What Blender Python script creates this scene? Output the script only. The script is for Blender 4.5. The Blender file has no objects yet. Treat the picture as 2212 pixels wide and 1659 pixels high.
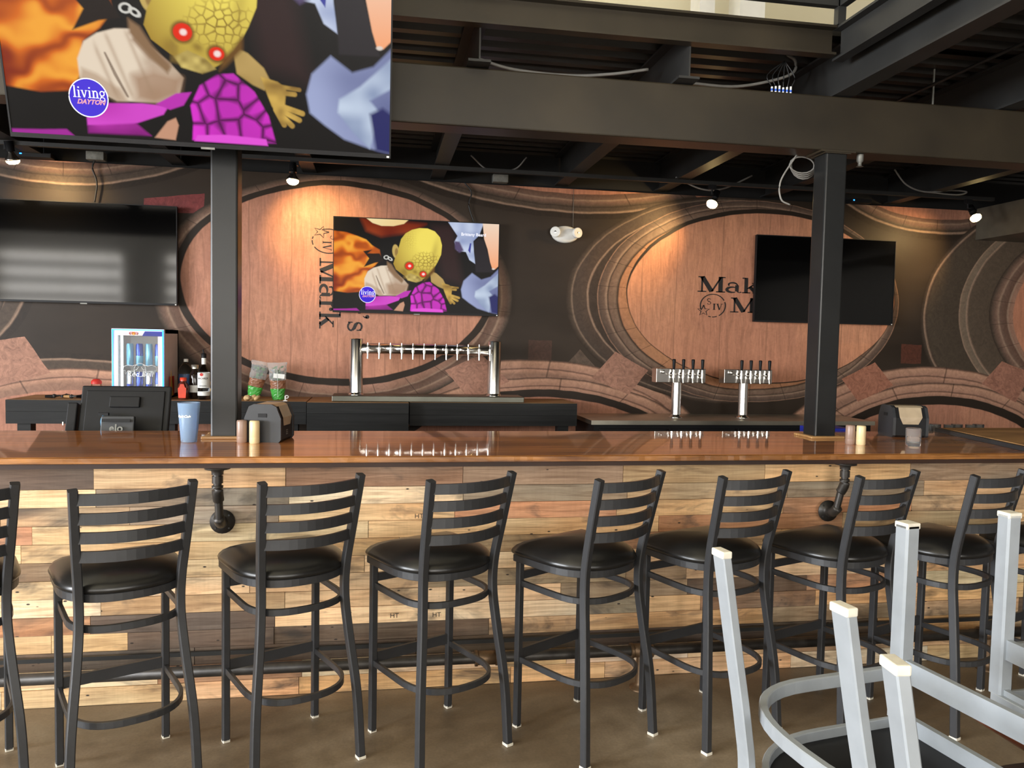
import bpy, bmesh, math, random
import numpy as np
from mathutils import Vector, Matrix
random.seed(7)
PI = math.pi
C = bpy.context.scene.collection
SC = bpy.context.scene

# ------------------------------------------------------------------ camera, world, lights, exposure
FPX = 1690.0
def _n(v):
    v = np.array(v, float); return v / np.linalg.norm(v)
_X = _n((9894, -111, -FPX)); _Z = -_n((-636, -30800, -FPX)); _X = _n(_X - _X.dot(_Z) * _Z); _Y = np.cross(_Z, _X)
ROT = np.array([_X, _Y, _Z]); EYE = Vector((0, 0, 1.58))
cam_d = bpy.data.cameras.new('camera'); cam = bpy.data.objects.new('camera', cam_d); C.objects.link(cam)
cam_d.sensor_fit = 'HORIZONTAL'; cam_d.sensor_width = 36; cam_d.lens = FPX / 2212 * 36; cam_d.clip_start = 0.02
m4 = Matrix.Identity(4)
for i in range(3):
    for j in range(3): m4[i][j] = ROT[i][j]
m4.translation = EYE
cam.matrix_world = m4
SC.camera = cam
def ray(px, py):
    return Vector(ROT @ np.array([px - 1106, -(py - 829.5), -FPX]))
def onY(px, py, y):
    d = ray(px, py); return EYE + d * (y / d.y)
def onZ(px, py, z):
    d = ray(px, py); return EYE + d * ((z - EYE.z) / d.z)

w = bpy.data.worlds.new('sky'); SC.world = w; w.use_nodes = True
w.node_tree.nodes['Background'].inputs[0].default_value = (0.75, 0.86, 1, 1)
w.node_tree.nodes['Background'].inputs[1].default_value = 1.2
SC.view_settings.view_transform = 'Standard'; SC.view_settings.look = 'None'
SC.view_settings.exposure = 0.85; SC.view_settings.gamma = 1; SC.view_settings.use_curve_mapping = False
def area_light(name, loc, rot, sx, sy, power, col):
    d = bpy.data.lights.new(name, 'AREA'); d.shape = 'RECTANGLE'; d.size = sx; d.size_y = sy; d.energy = power; d.color = col
    o = bpy.data.objects.new(name, d); C.objects.link(o); o.location = loc; o.rotation_euler = rot; return o
# daylight through the tall windows behind the camera and along the left side
for wx in (-7.2, -3.6, 0.0, 3.6):
    area_light('window_daylight', (wx, -6.3, 2.1), (PI/2, 0, 0), 2.6, 2.6, 125, (1.0, 0.93, 0.83))
for wy in (-3.2, 0.4):
    area_light('side_window_daylight', (-9.3, wy, 2.1), (PI/2, 0, -PI/2), 2.4, 2.6, 520, (0.93, 0.96, 1.0))

# ------------------------------------------------------------------ materials
def newmat(name):
    m = bpy.data.materials.new(name); m.use_nodes = True
    return m, m.node_tree, m.node_tree.nodes['Principled BSDF']
def setp(b, **k):
    nm = dict(col='Base Color', rough='Roughness', metal='Metallic', coat='Coat Weight', coatr='Coat Roughness', spec='Specular IOR Level',
              trans='Transmission Weight', ior='IOR', alpha='Alpha', em='Emission Color', ems='Emission Strength')
    for a, v in k.items():
        if a in ('col', 'em') and len(v) == 3: v = (*v, 1)
        b.inputs[nm[a]].default_value = v
def ramp(nt, fac, stops, interp='LINEAR'):
    r = nt.nodes.new('ShaderNodeValToRGB'); cr = r.color_ramp; cr.interpolation = interp
    while len(cr.elements) < len(stops): cr.elements.new(0.5)
    for e, s in zip(cr.elements, stops):
        e.position = s[0]; c = s[1]; e.color = c if len(c) == 4 else (*c, 1)
    if fac is not None: nt.links.new(fac, r.inputs[0])
    return r
def noise(nt, vec, scale, detail=3, rough=0.5, dist=0.0):
    n = nt.nodes.new('ShaderNodeTexNoise'); n.inputs['Scale'].default_value = scale; n.inputs['Detail'].default_value = detail
    n.inputs['Roughness'].default_value = rough; n.inputs['Distortion'].default_value = dist
    if vec is not None: nt.links.new(vec, n.inputs['Vector'])
    return n
def vmap(nt, src, scale=(1, 1, 1), loc=(0, 0, 0)):
    m = nt.nodes.new('ShaderNodeMapping'); m.inputs['Scale'].default_value = scale; m.inputs['Location'].default_value = loc
    nt.links.new(src, m.inputs['Vector']); return m.outputs[0]
def coords(nt, which='Object'):
    return nt.nodes.new('ShaderNodeTexCoord').outputs[which]
def mix(nt, a, b, f, mode='MIX'):
    m = nt.nodes.new('ShaderNodeMix'); m.data_type = 'RGBA'; m.blend_type = mode; m.clamp_factor = True
    for s, i in ((f, 0), (a, 6), (b, 7)):
        if isinstance(s, (int, float)): m.inputs[i].default_value = s
        elif isinstance(s, tuple): m.inputs[i].default_value = (*s, 1) if len(s) == 3 else s
        else: nt.links.new(s, m.inputs[i])
    return m.outputs[2]
def mth(nt, op, a, b=None, c=None):
    m = nt.nodes.new('ShaderNodeMath'); m.operation = op
    for i, s in enumerate((a, b, c)):
        if s is None: continue
        if isinstance(s, (int, float)): m.inputs[i].default_value = s
        else: nt.links.new(s, m.inputs[i])
    return m.outputs[0]
def _spec(m, v): m.node_tree.nodes['Principled BSDF'].inputs['Specular IOR Level'].default_value = v
def bump(nt, b, h, strength=0.2, dist=0.01):
    n = nt.nodes.new('ShaderNodeBump'); n.inputs['Strength'].default_value = strength; n.inputs['Distance'].default_value = dist
    nt.links.new(h, n.inputs['Height']); nt.links.new(n.outputs[0], b.inputs['Normal'])
def plain(name, col, rough=0.5, metal=0.0, var=0.12, scale=12, **k):
    """a solid paint / metal / plastic with a little tonal variation"""
    m, nt, b = newmat(name); setp(b, col=col, rough=rough, metal=metal, **k)
    n = noise(nt, coords(nt), scale, 4)
    d = tuple(c * (1 - var) for c in col); u = tuple(min(1, c * (1 + var)) for c in col)
    r = ramp(nt, n.outputs[0], [(0.3, d), (0.7, u)]); nt.links.new(r.outputs[0], b.inputs['Base Color'])
    return m
def clear(name, col, rough=0.02, ior=1.45, alpha=1.0):
    m, nt, b = newmat(name); setp(b, col=col, rough=rough, trans=1.0, ior=ior, alpha=alpha); return m
def glow(name, col, s):
    m, nt, b = newmat(name); setp(b, col=(0.02, 0.02, 0.02), em=col, ems=s, spec=0.1); return m

M = {}
M['steel_black'] = plain('black_painted_steel', (0.026, 0.0195, 0.0110), 0.42, 0.0, 0.38, 2.2)
M['steel_dark'] = plain('dark_painted_steel', (0.022, 0.022, 0.021), 0.5, 0, 0.2, 4)
M['column'] = plain('column_paint', (0.014, 0.0145, 0.0145), 0.3, 0, 0.12, 9, spec=0.4)
M['void'] = plain('flat_black_paint', (0.006, 0.0055, 0.005), 0.85)
M['powder'] = plain('black_powder_coat', (0.03, 0.031, 0.034), 0.42, 0, 0.08, 30)
M['vinyl'] = plain('black_vinyl', (0.012, 0.0115, 0.011), 0.3, 0, 0.1, 40)
M['silver'] = plain('silver_paint', (0.33, 0.36, 0.39), 0.42, 0.2, 0.06, 25)
M['cap_white'] = plain('worn_white_plastic', (0.72, 0.68, 0.58), 0.5, 0, 0.1, 60)
M['white'] = plain('white_plastic', (0.8, 0.79, 0.74), 0.4, 0, 0.03)
M['chrome'] = plain('polished_steel', (0.78, 0.76, 0.72), 0.2, 1.0, 0.04)
M['brushed'] = plain('brushed_steel', (0.12, 0.12, 0.10), 0.35, 1.0, 0.12, 5)
M['pipe'] = plain('black_iron_pipe', (0.05, 0.045, 0.04), 0.42, 0.5, 0.3, 20)
M['brass'] = plain('aged_brass', (0.16, 0.1, 0.055), 0.45, 0.6, 0.3, 30)
M['plastic'] = plain('black_plastic', (0.009, 0.009, 0.010), 0.5, 0, 0.1, spec=0.25)
M['greyplastic'] = plain('dark_grey_plastic', (0.025, 0.027, 0.03), 0.45, 0, 0.08)
M['tvglass'] = plain('dark_screen_glass', (0.0015, 0.0015, 0.0016), 0.07, 0, 0.02, spec=0.5)
M['galv'] = plain('galvanised_box', (0.2, 0.2, 0.18), 0.5, 0.3, 0.25, 30)
M['wire_grey'] = plain('grey_cable_sheath', (0.22, 0.21, 0.19), 0.5)
M['wire_black'] = plain('black_cable_sheath', (0.015, 0.015, 0.015), 0.5)
M['wire_blue'] = plain('blue_cable_sheath', (0.1, 0.35, 0.6), 0.5)
M['blackwood'] = None
M['cream_wall'] = plain('cream_paint', (0.72, 0.66, 0.48), 0.8, 0, 0.03, 1.5)
M['grey_wall'] = plain('warm_grey_paint', (0.3, 0.28, 0.25), 0.8, 0, 0.06, 1.5)
M['glass'] = clear('clear_glass', (1, 1, 1), 0.01, 1.12); M['glass'].node_tree.nodes['Principled BSDF'].inputs['Transmission Weight'].default_value = 0.94
M['brushed_light'] = plain('bright_brushed_steel', (0.62, 0.58, 0.48), 0.34, 1.0, 0.12, 5)
M['blue_tint'] = clear('blue_tumbler_plastic', (0.55, 0.75, 1.0), 0.08, 1.2); M['blue_tint'].node_tree.nodes['Principled BSDF'].inputs['Transmission Weight'].default_value = 0.72
M['water'] = clear('water', (0.9, 0.95, 1.0), 0.0, 1.05)
M['black_print'] = plain('black_print', (0.012, 0.009, 0.008), 0.6)
M['white_print'] = plain('white_print', (0.85, 0.85, 0.82), 0.5)
M['red_print'] = plain('red_print', (0.6, 0.03, 0.02), 0.5)
M['gold_print'] = plain('gold_print', (0.75, 0.42, 0.05), 0.4)
M['led_blue'] = glow('blue_led_strip', (0.02, 0.2, 1.0), 3.2)
M['led_white'] = glow('white_led_strip', (0.75, 0.92, 1.0), 2.2)
M['bulb'] = glow('warm_bulb', (1.0, 0.72, 0.3), 16)

def wood(name, c1, c2, axis='X', rough=0.45, scale=1.0, coat=0.0, coatr=0.05, bmp=0.15):
    m, nt, b = newmat(name); setp(b, rough=rough, coat=coat, coatr=coatr)
    s = {'X': (1.2, 22, 22), 'Y': (22, 1.2, 22), 'Z': (22, 22, 1.2)}[axis]
    g = nt.nodes.new('ShaderNodeNewGeometry').outputs['Position']
    v = vmap(nt, g, tuple(a * scale for a in s))
    n1 = noise(nt, v, 1.0, 6, 0.62, 0.6); n2 = noise(nt, vmap(nt, g, (0.9, 3.5, 3.5)), 1.3, 3)
    r1 = ramp(nt, n1.outputs[0], [(0.3, c1), (0.68, c2)])
    r2 = ramp(nt, n2.outputs[0], [(0.35, (0.55, 0.5, 0.45)), (0.65, (1.15, 1.1, 1.0))])
    nt.links.new(mix(nt, r1.outputs[0], r2.outputs[0], 0.8, 'MULTIPLY'), b.inputs['Base Color'])
    bump(nt, b, n1.outputs[0], bmp, 0.003)
    return m
M['counter'] = wood('varnished_bar_top', (0.30, 0.088, 0.018), (0.78, 0.30, 0.075), 'X', 0.35, 0.7, 1.0, 0.035, 0.0)
M['counter_edge'] = wood('rough_sawn_bar_edge', (0.12, 0.04, 0.01), (0.50, 0.22, 0.06), 'X', 0.35, 1.6, 0.6, 0.1, 0.5)
M['subtop'] = wood('dark_underboard', (0.02, 0.008, 0.004), (0.05, 0.02, 0.01), 'X', 0.6)
M['blackwood'] = wood('black_stained_wood', (0.005, 0.0055, 0.006), (0.017, 0.018, 0.019), 'X', 0.6, 1.2)
M['backtop'] = wood('honey_wood_top', (0.34, 0.17, 0.065), (0.62, 0.36, 0.15), 'X', 0.6, 1.0, 0.0, 0.15)
M['trimwood'] = wood('light_oak_trim', (0.42, 0.23, 0.09), (0.62, 0.38, 0.16), 'X', 0.4, 1.0, 0.3, 0.2)
M['redwood'] = wood('mahogany_seat', (0.12, 0.025, 0.012), (0.22, 0.05, 0.025), 'X', 0.35, 1.0, 0.5, 0.15)

_spec(M['blackwood'], 0.3)
# reclaimed planks: the tint comes from each plank object's own colour
m, nt, b = newmat('reclaimed_pallet_wood'); setp(b, rough=0.62)
oi = nt.nodes.new('ShaderNodeObjectInfo'); g = nt.nodes.new('ShaderNodeNewGeometry').outputs['Position']
off = nt.nodes.new('ShaderNodeVectorMath'); off.operation = 'ADD'; nt.links.new(g, off.inputs[0])
sc_ = nt.nodes.new('ShaderNodeVectorMath'); sc_.operation = 'SCALE'; sc_.inputs[0].default_value = (31, 17, 43); nt.links.new(oi.outputs['Random'], sc_.inputs['Scale']); nt.links.new(sc_.outputs[0], off.inputs[1])
P_ = off.outputs[0]
gr = noise(nt, vmap(nt, P_, (3, 3, 55)), 1.0, 6, 0.65, 0.8)
saw = noise(nt, vmap(nt, P_, (70, 3, 4)), 1.0, 3, 0.6)
blot = noise(nt, vmap(nt, P_, (3.2, 1, 9)), 1.0, 4, 0.6, 0.7)
warm = noise(nt, vmap(nt, P_, (1.6, 1, 5)), 1.0, 2, 0.5)
c = mix(nt, oi.outputs['Color'], ramp(nt, gr.outputs[0], [(0.32, (0.55, 0.47, 0.40)), (0.6, (1.14, 1.12, 1.08))]).outputs[0], 0.9, 'MULTIPLY')
c = mix(nt, c, ramp(nt, saw.outputs[0], [(0.35, (0.86, 0.84, 0.82)), (0.6, (1.04, 1.04, 1.04))]).outputs[0], 0.3, 'MULTIPLY')
c = mix(nt, c, ramp(nt, warm.outputs[0], [(0.35, (1.15, 0.95, 0.78)), (0.65, (0.92, 1.0, 1.04))]).outputs[0], 0.7, 'MULTIPLY')
c = mix(nt, c, (0.055, 0.045, 0.038), ramp(nt, blot.outputs[0], [(0.56, (0, 0, 0)), (0.72, (0.8, 0.8, 0.8))]).outputs[0])
vo = nt.nodes.new('ShaderNodeTexVoronoi'); vo.inputs['Scale'].default_value = 1.0; nt.links.new(vmap(nt, P_, (9, 1, 20)), vo.inputs['Vector'])
c = mix(nt, c, (0.03, 0.02, 0.015), ramp(nt, vo.outputs['Distance'], [(0.05, (1, 1, 1)), (0.085, (0, 0, 0))]).outputs[0])
nt.links.new(c, b.inputs['Base Color']); bump(nt, b, gr.outputs[0], 0.3, 0.004)
M['plank'] = m

# floor: sealed, stained concrete
m, nt, b = newmat('stained_concrete'); setp(b, rough=0.4)
g = coords(nt)
n1 = noise(nt, g, 1.1, 6, 0.6, 0.5); n2 = noise(nt, g, 5, 8, 0.75); n3 = noise(nt, g, 90, 2, 0.5)
c = ramp(nt, n1.outputs[0], [(0.3, (0.12, 0.088, 0.056)), (0.5, (0.21, 0.158, 0.102)), (0.7, (0.33, 0.265, 0.185))]).outputs[0]
c = mix(nt, c, ramp(nt, n2.outputs[0], [(0.3, (0.6, 0.58, 0.55)), (0.7, (1.2, 1.2, 1.2))]).outputs[0], 0.8, 'MULTIPLY')
c = mix(nt, c, ramp(nt, n3.outputs[0], [(0.3, (0.8, 0.8, 0.8)), (0.7, (1.1, 1.1, 1.1))]).outputs[0], 0.6, 'MULTIPLY')
nt.links.new(c, b.inputs['Base Color'])
nt.links.new(ramp(nt, n2.outputs[0], [(0.3, (0.3, 0.3, 0.3)), (0.7, (0.55, 0.55, 0.55))]).outputs[0], b.inputs['Roughness'])
M['floor'] = m

# ------------------------------------------------------------------ mesh helpers
class MB:
    """collects shapes and links them as ONE mesh object"""
    def __init__(s): s.v = []; s.f = []; s.sm = []
    def add(s, vs, fs, smooth=False, mat=None):
        k = len(s.v)
        s.v += [tuple(mat @ Vector(v)) if mat else tuple(v) for v in vs]
        s.f += [[k + i for i in f] for f in fs]; s.sm += [smooth] * len(fs); return s
    def box(s, c, d, rot=None, bev=0.0):
        x, y, z = (a / 2 for a in d); mt = Matrix.Translation(c)
        if rot: mt = mt @ (Matrix.Rotation(rot[2], 4, 'Z') @ Matrix.Rotation(rot[1], 4, 'Y') @ Matrix.Rotation(rot[0], 4, 'X'))
        if bev > 0:
            bm = bmesh.new(); bmesh.ops.create_cube(bm, size=1); bmesh.ops.scale(bm, vec=d, verts=bm.verts)
            bmesh.ops.bevel(bm, geom=bm.edges[:], offset=bev, segments=2, affect='EDGES', profile=0.5)
            bm.verts.index_update()
            s.add([v.co for v in bm.verts], [[v.index for v in f.verts] for f in bm.faces], False, mt); bm.free(); return s
        vs = [(-x, -y, -z), (x, -y, -z), (x, y, -z), (-x, y, -z), (-x, -y, z), (x, -y, z), (x, y, z), (-x, y, z)]
        return s.add(vs, [(0, 3, 2, 1), (4, 5, 6, 7), (0, 1, 5, 4), (1, 2, 6, 5), (2, 3, 7, 6), (3, 0, 4, 7)], False, mt)
    def bb(s, a, b_, bev=0.0):
        return s.box([(p + q) / 2 for p, q in zip(a, b_)], [abs(q - p) for p, q in zip(a, b_)], None, bev)
    def lathe(s, prof, c=(0, 0, 0), n=20, mat=None, smooth=True, caps=True):
        vs = []; fs = []
        for r, z in prof:
            for i in range(n):
                a = 2 * PI * i / n; vs.append((c[0] + r * math.cos(a), c[1] + r * math.sin(a), c[2] + z))
        for k in range(len(prof) - 1):
            for i in range(n):
                j = (i + 1) % n; fs.append((k * n + i, k * n + j, (k + 1) * n + j, (k + 1) * n + i))
        s.add(vs, fs, smooth, mat)
        if caps:
            if prof[0][0] > 1e-5: s.add(vs[:n][::-1], [tuple(range(n))], False, mat)
            if prof[-1][0] > 1e-5: s.add(vs[-n:], [tuple(range(n))], False, mat)
        return s
    def cyl(s, p, q, r, n=14, r2=None):
        p = Vector(p); q = Vector(q); d = q - p
        mt = Matrix.Translation(p) @ d.to_track_quat('Z', 'Y').to_matrix().to_4x4()
        return s.lathe([(r, 0), (r if r2 is None else r2, d.length)], (0, 0, 0), n, mt)
    def sweep(s, pts, prof, up=(0, 0, 1), closed=False, smooth=False, caps=True, scales=None):
        """prof: list of (side, up) offsets swept along pts"""
        pts = [Vector(p) for p in pts]; n = len(pts); k = len(prof); vs = []; fs = []; up = Vector(up)
        for i, p in enumerate(pts):
            a = pts[(i - 1) % n] if closed or i > 0 else p; b_ = pts[(i + 1) % n] if closed or i < n - 1 else p
            t = (b_ - a).normalized(); u = up - up.dot(t) * t
            if u.length < 1e-4: u = Vector((0, 1, 0)) - t * t.y
            u.normalize(); sd = t.cross(u)
            ms = 1.0
            if 0 < i < n - 1 or closed:
                c1 = (p - a).normalized().dot((b_ - p).normalized()); ms = 1 / max(0.6, math.sqrt((1 + c1) / 2))
            sc = scales[i] if scales else 1
            for x, y in prof: vs.append(p + sd * x * ms * sc + u * y * sc)
        rng = n if closed else n - 1
        for i in range(rng):
            j = (i + 1) % n
            for a in range(k):
                b_ = (a + 1) % k; fs.append((i * k + a, i * k + b_, j * k + b_, j * k + a))
        if caps and not closed:
            fs.append(tuple(range(k))[::-1]); fs.append(tuple((n - 1) * k + a for a in range(k)))
        return s.add(vs, fs, smooth)
    def tube(s, pts, r, n=8, closed=False):
        return s.sweep(pts, [(r * math.cos(2 * PI * i / n), r * math.sin(2 * PI * i / n)) for i in range(n)], (0.01, 0.02, 1), closed, True)
    def bar(s, pts, wd, ht, up=(0, 0, 1), closed=False):
        a, b_ = wd / 2, ht / 2; e = min(a, b_) * 0.25
        pr = [(-a + e, -b_), (a - e, -b_), (a, -b_ + e), (a, b_ - e), (a - e, b_), (-a + e, b_), (-a, b_ - e), (-a, -b_ + e)]
        return s.sweep(pts, pr, up, closed)
    def prism(s, poly, h, mat=None):
        """poly in XY extruded to z=h"""
        n = len(poly)
        vs = [(x, y, 0) for x, y in poly] + [(x, y, h) for x, y in poly]
        fs = [tuple(range(n))[::-1], tuple(range(n, 2 * n))] + [(i, (i + 1) % n, n + (i + 1) % n, n + i) for i in range(n)]
        return s.add(vs, fs, False, mat)
    def mesh(s, name):
        me = bpy.data.meshes.new(name); me.from_pydata(s.v, [], s.f)
        me.polygons.foreach_set('use_smooth', s.sm); me.update()
        bm = bmesh.new(); bm.from_mesh(me); bmesh.ops.recalc_face_normals(bm, faces=bm.faces[:]); bm.to_mesh(me); bm.free()
        return me
    def build(s, name, mat, parent=None, label=None, loc=None, kind=None):
        me = s.mesh(name); me.materials.append(mat if not isinstance(mat, str) else M[mat])
        o = bpy.data.objects.new(name, me); C.objects.link(o)
        if parent: o.parent = parent
        if loc: o.location = loc
        if label: o['label'] = label
        if kind: o['kind'] = kind
        return o
def thing(name, label, cat, loc=(0, 0, 0), rz=0, group=None):
    o = bpy.data.objects.new(name, None); o.empty_display_size = 0.1; C.objects.link(o)
    o.location = loc; o.rotation_euler = (0, 0, rz); o['label'] = label; o['category'] = cat
    if group: o['group'] = group
    return o
def tag(o, label, cat, group=None):
    o['label'] = label; o['category'] = cat
    if group: o['group'] = group
    return o
def struct(o): o['kind'] = 'structure'; return o
def dup(root, loc, rz, label):
    r = root.copy(); C.objects.link(r); r.location = loc; r.rotation_euler = (0, 0, rz); r['label'] = label
    for ch in list(root.children):
        c = ch.copy(); C.objects.link(c); c.parent = r
        for g in ch.children:
            d = g.copy(); C.objects.link(d); d.parent = c
    return r
def smooth_path(pts, n=8):
    pts = [Vector(p) for p in pts]; out = []
    q = [2 * pts[0] - pts[1]] + pts + [2 * pts[-1] - pts[-2]]
    for i in range(1, len(q) - 2):
        for k in range(n):
            t = k / n; a, b_, c, d = q[i - 1], q[i], q[i + 1], q[i + 2]
            out.append(0.5 * ((2 * b_) + (c - a) * t + (2 * a - 5 * b_ + 4 * c - d) * t * t + (3 * b_ - a - 3 * c + d) * t ** 3))
    out.append(pts[-1]); return out
def font_mesh(body, size, shear=0.0, extrude=0.0006, bold=0.0):
    cu = bpy.data.curves.new('lettering', 'FONT'); cu.body = body; cu.size = size; cu.shear = shear; cu.extrude = extrude
    cu.align_x = 'CENTER'; cu.align_y = 'CENTER'; cu.offset = bold; cu.resolution_u = 3
    t = bpy.data.objects.new('lettering', cu); C.objects.link(t); bpy.context.view_layer.update()
    me = bpy.data.meshes.new_from_object(t.evaluated_get(bpy.context.evaluated_depsgraph_get()))
    bpy.data.objects.remove(t); bpy.data.curves.remove(cu); return me
def text(body, size, mat, parent, loc, rot=(PI/2, 0, 0), name='lettering', wrap=None, **k):
    me = font_mesh(body, size, **k); me.materials.clear(); me.materials.append(M[mat])
    if wrap:      # bend round a vertical cylinder of radius wrap, front towards -Y
        for v in me.vertices:
            a = v.co.x / wrap; y, z = v.co.y, v.co.z
            v.co = ((wrap + z) * math.sin(a), -(wrap + z) * math.cos(a), y)
        rot = (0, 0, rot[2])
    o = bpy.data.objects.new(name, me); C.objects.link(o); o.parent = parent; o.location = loc; o.rotation_euler = rot; return o

# hand-drawn slab-serif letters: lists of (points, widths)
def arc(cx, cy, rx, ry, a0, a1, w0, w1=None, n=12):
    w1 = w0 if w1 is None else w1; P = []; W = []
    for i in range(n + 1):
        t = i / n; a = math.radians(a0 + (a1 - a0) * t); P.append((cx + rx * math.cos(a), cy + ry * math.sin(a)))
        W.append(w0 + (w1 - w0) * math.sin(PI * t))
    return (P, W)
def st(x0, y0, x1, y1, wd): return ([(x0, y0), (x1, y1)], [wd, wd])
def glyph(ch):
    if ch == 'M': return 1.28, [st(.2, 0, .2, 1, .08), st(.2, .98, .64, .04, .22), st(.64, .04, 1.06, .98, .08), st(1.04, 0, 1.04, 1, .2),
                                st(0, .035, .4, .035, .07), st(.84, .035, 1.26, .035, .07), st(.02, .965, .3, .965, .07), st(.98, .965, 1.26, .965, .07)]
    if ch == 'a': return .78, [arc(.34, .48, .22, .17, 165, 0, .05, .1), st(.54, .1, .54, .5, .17), arc(.34, .2, .26, .17, 60, 300, .05, .15), arc(.66, .12, .09, .09, 190, 330, .09, .05), (
        [(.13, .5), (.2, .5)], [.12, .12])]
    if ch == 'k': return .86, [st(.2, 0, .2, 1, .17), st(.02, .035, .4, .035, .07), st(.02, .965, .2, .965, .07), st(.25, .28, .62, .64, .07),
                               st(.36, .42, .66, .04, .18), st(.5, .035, .86, .035, .07), st(.46, .65, .78, .65, .06)]
    if ch == 'e': return .68, [arc(.34, .33, .25, .31, 0, 330, .06, .15), st(.12, .36, .58, .36, .06)]
    if ch == 'r': return .62, [st(.2, 0, .2, .66, .17), st(.02, .035, .42, .035, .07), st(.02, .63, .2, .63, .07), arc(.42, .48, .16, .15, 150, 50, .07, .09), arc(.5, .54, .05, .05, 0, 360, .08)]
    if ch == 's': return .6, [arc(.3, .5, .18, .15, 20, 200, .06, .09), ([(.12, .47), (.2, .38), (.38, .31), (.48, .22)], [.09, .15, .15, .1]), arc(.3, .18, .19, .15, 15, -160, .09, .08), st(.48, .42, .48, .64, .05), st(.1, .03, .1, .24, .05)]
    if ch == "'": return .3, [arc(.12, .9, .05, .05, 0, 360, .09), ([(.17, .9), (.15, .78), (.08, .7)], [.09, .06, .03])]
    if ch == 'S': return .62, [arc(.3, .73, .2, .22, 20, 230, .05, .1), ([(.17, .58), (.28, .5), (.42, .42)], [.1, .14, .1]), arc(.3, .26, .2, .22, 50, -160, .1, .06)]
    if ch == 'I': return .4, [st(.2, 0, .2, 1, .16), st(.04, .04, .36, .04, .07), st(.04, .96, .36, .96, .07)]
    if ch == 'V': return .8, [st(.18, .97, .42, .02, .16), st(.42, .02, .66, .97, .06), st(.04, .96, .34, .96, .07), st(.54, .96, .8, .96, .07)]
    return .4, []
def ribbon(mb, P, W, fn):
    P = [Vector((*p, 0)) for p in P]; L = []
    for i, p in enumerate(P):
        a = P[max(0, i - 1)]; b_ = P[min(len(P) - 1, i + 1)]; t = (b_ - a).normalized(); n = Vector((-t.y, t.x, 0)) * W[i] / 2
        L += [fn(p + n), fn(p - n)]
    k = len(P); mb.add(L, [(2 * i, 2 * i + 1, 2 * i + 3, 2 * i + 2) for i in range(k - 1)])
def word(mb, s, x, y, h, fn):
    for ch in s:
        wd, strokes = glyph(ch)
        for P, W in strokes: ribbon(mb, [(x + a * h, y + b_ * h) for a, b_ in P], [q * h for q in W], fn)
        x += wd * h * 0.98
    return x
# ------------------------------------------------------------------ mural (printed barrels) on the back wall
m, nt, b = newmat('barrel_mural_print'); setp(b, rough=0.5, spec=0.2)
g0 = coords(nt)
wob = noise(nt, g0, 1.7, 3, 0.6)
wv = nt.nodes.new('ShaderNodeVectorMath'); wv.operation = 'SUBTRACT'; nt.links.new(wob.outputs['Color'], wv.inputs[0]); wv.inputs[1].default_value = (0.5, 0.5, 0.5)
ws = nt.nodes.new('ShaderNodeVectorMath'); ws.operation = 'SCALE'; nt.links.new(wv.outputs[0], ws.inputs[0]); ws.inputs['Scale'].default_value = 0.045
wa = nt.nodes.new('ShaderNodeVectorMath'); wa.operation = 'ADD'; nt.links.new(g0, wa.inputs[0]); nt.links.new(ws.outputs[0], wa.inputs[1])
G = wa.outputs[0]
MT = nt
state = {'c': ramp(nt, noise(nt, vmap(nt, g0, (0.6, 1, 1.4)), 1.0, 4).outputs[0], [(0.3, (0.02, 0.0135, 0.009)), (0.7, (0.05, 0.035, 0.024))]).outputs[0]}
GV = noise(nt, vmap(nt, g0, (26, 1, 3.5)), 1.0, 6, 0.6, 1.2).outputs[0]
GT = noise(nt, vmap(nt, g0, (14, 1, 14)), 1.0, 5, 0.65, 2.2).outputs[0]
# every printed shape is a small node group laid over the one before
def layer(fn):
    g = bpy.data.node_groups.new('print_layer', 'ShaderNodeTree')
    for nm, tp in (('Under', 'NodeSocketColor'), ('Pos', 'NodeSocketVector'), ('Grain', 'NodeSocketFloat'), ('Swirl', 'NodeSocketFloat')): g.interface.new_socket(nm, in_out='INPUT', socket_type=tp)
    g.interface.new_socket('Color', in_out='OUTPUT', socket_type='NodeSocketColor')
    gi = g.nodes.new('NodeGroupInput'); go = g.nodes.new('NodeGroupOutput')
    sp = g.nodes.new('ShaderNodeSeparateXYZ'); g.links.new(gi.outputs[1], sp.inputs[0])
    g.links.new(fn(g, gi.outputs[0], gi.outputs[1], sp.outputs[0], sp.outputs[2], gi.outputs[2], gi.outputs[3]), go.inputs[0])
    n = MT.nodes.new('ShaderNodeGroup'); n.node_tree = g
    for i, s_ in enumerate((state['c'], G, GV, GT)): MT.links.new(s_, n.inputs[i])
    state['c'] = n.outputs[0]
def radius(nt, GX, GZ, cx, cz, a, b_):
    return mth(nt, 'SQRT', mth(nt, 'ADD', mth(nt, 'POWER', mth(nt, 'DIVIDE', mth(nt, 'SUBTRACT', GX, cx), a), 2.0),
                               mth(nt, 'POWER', mth(nt, 'DIVIDE', mth(nt, 'SUBTRACT', GZ, cz), b_), 2.0)))
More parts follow.
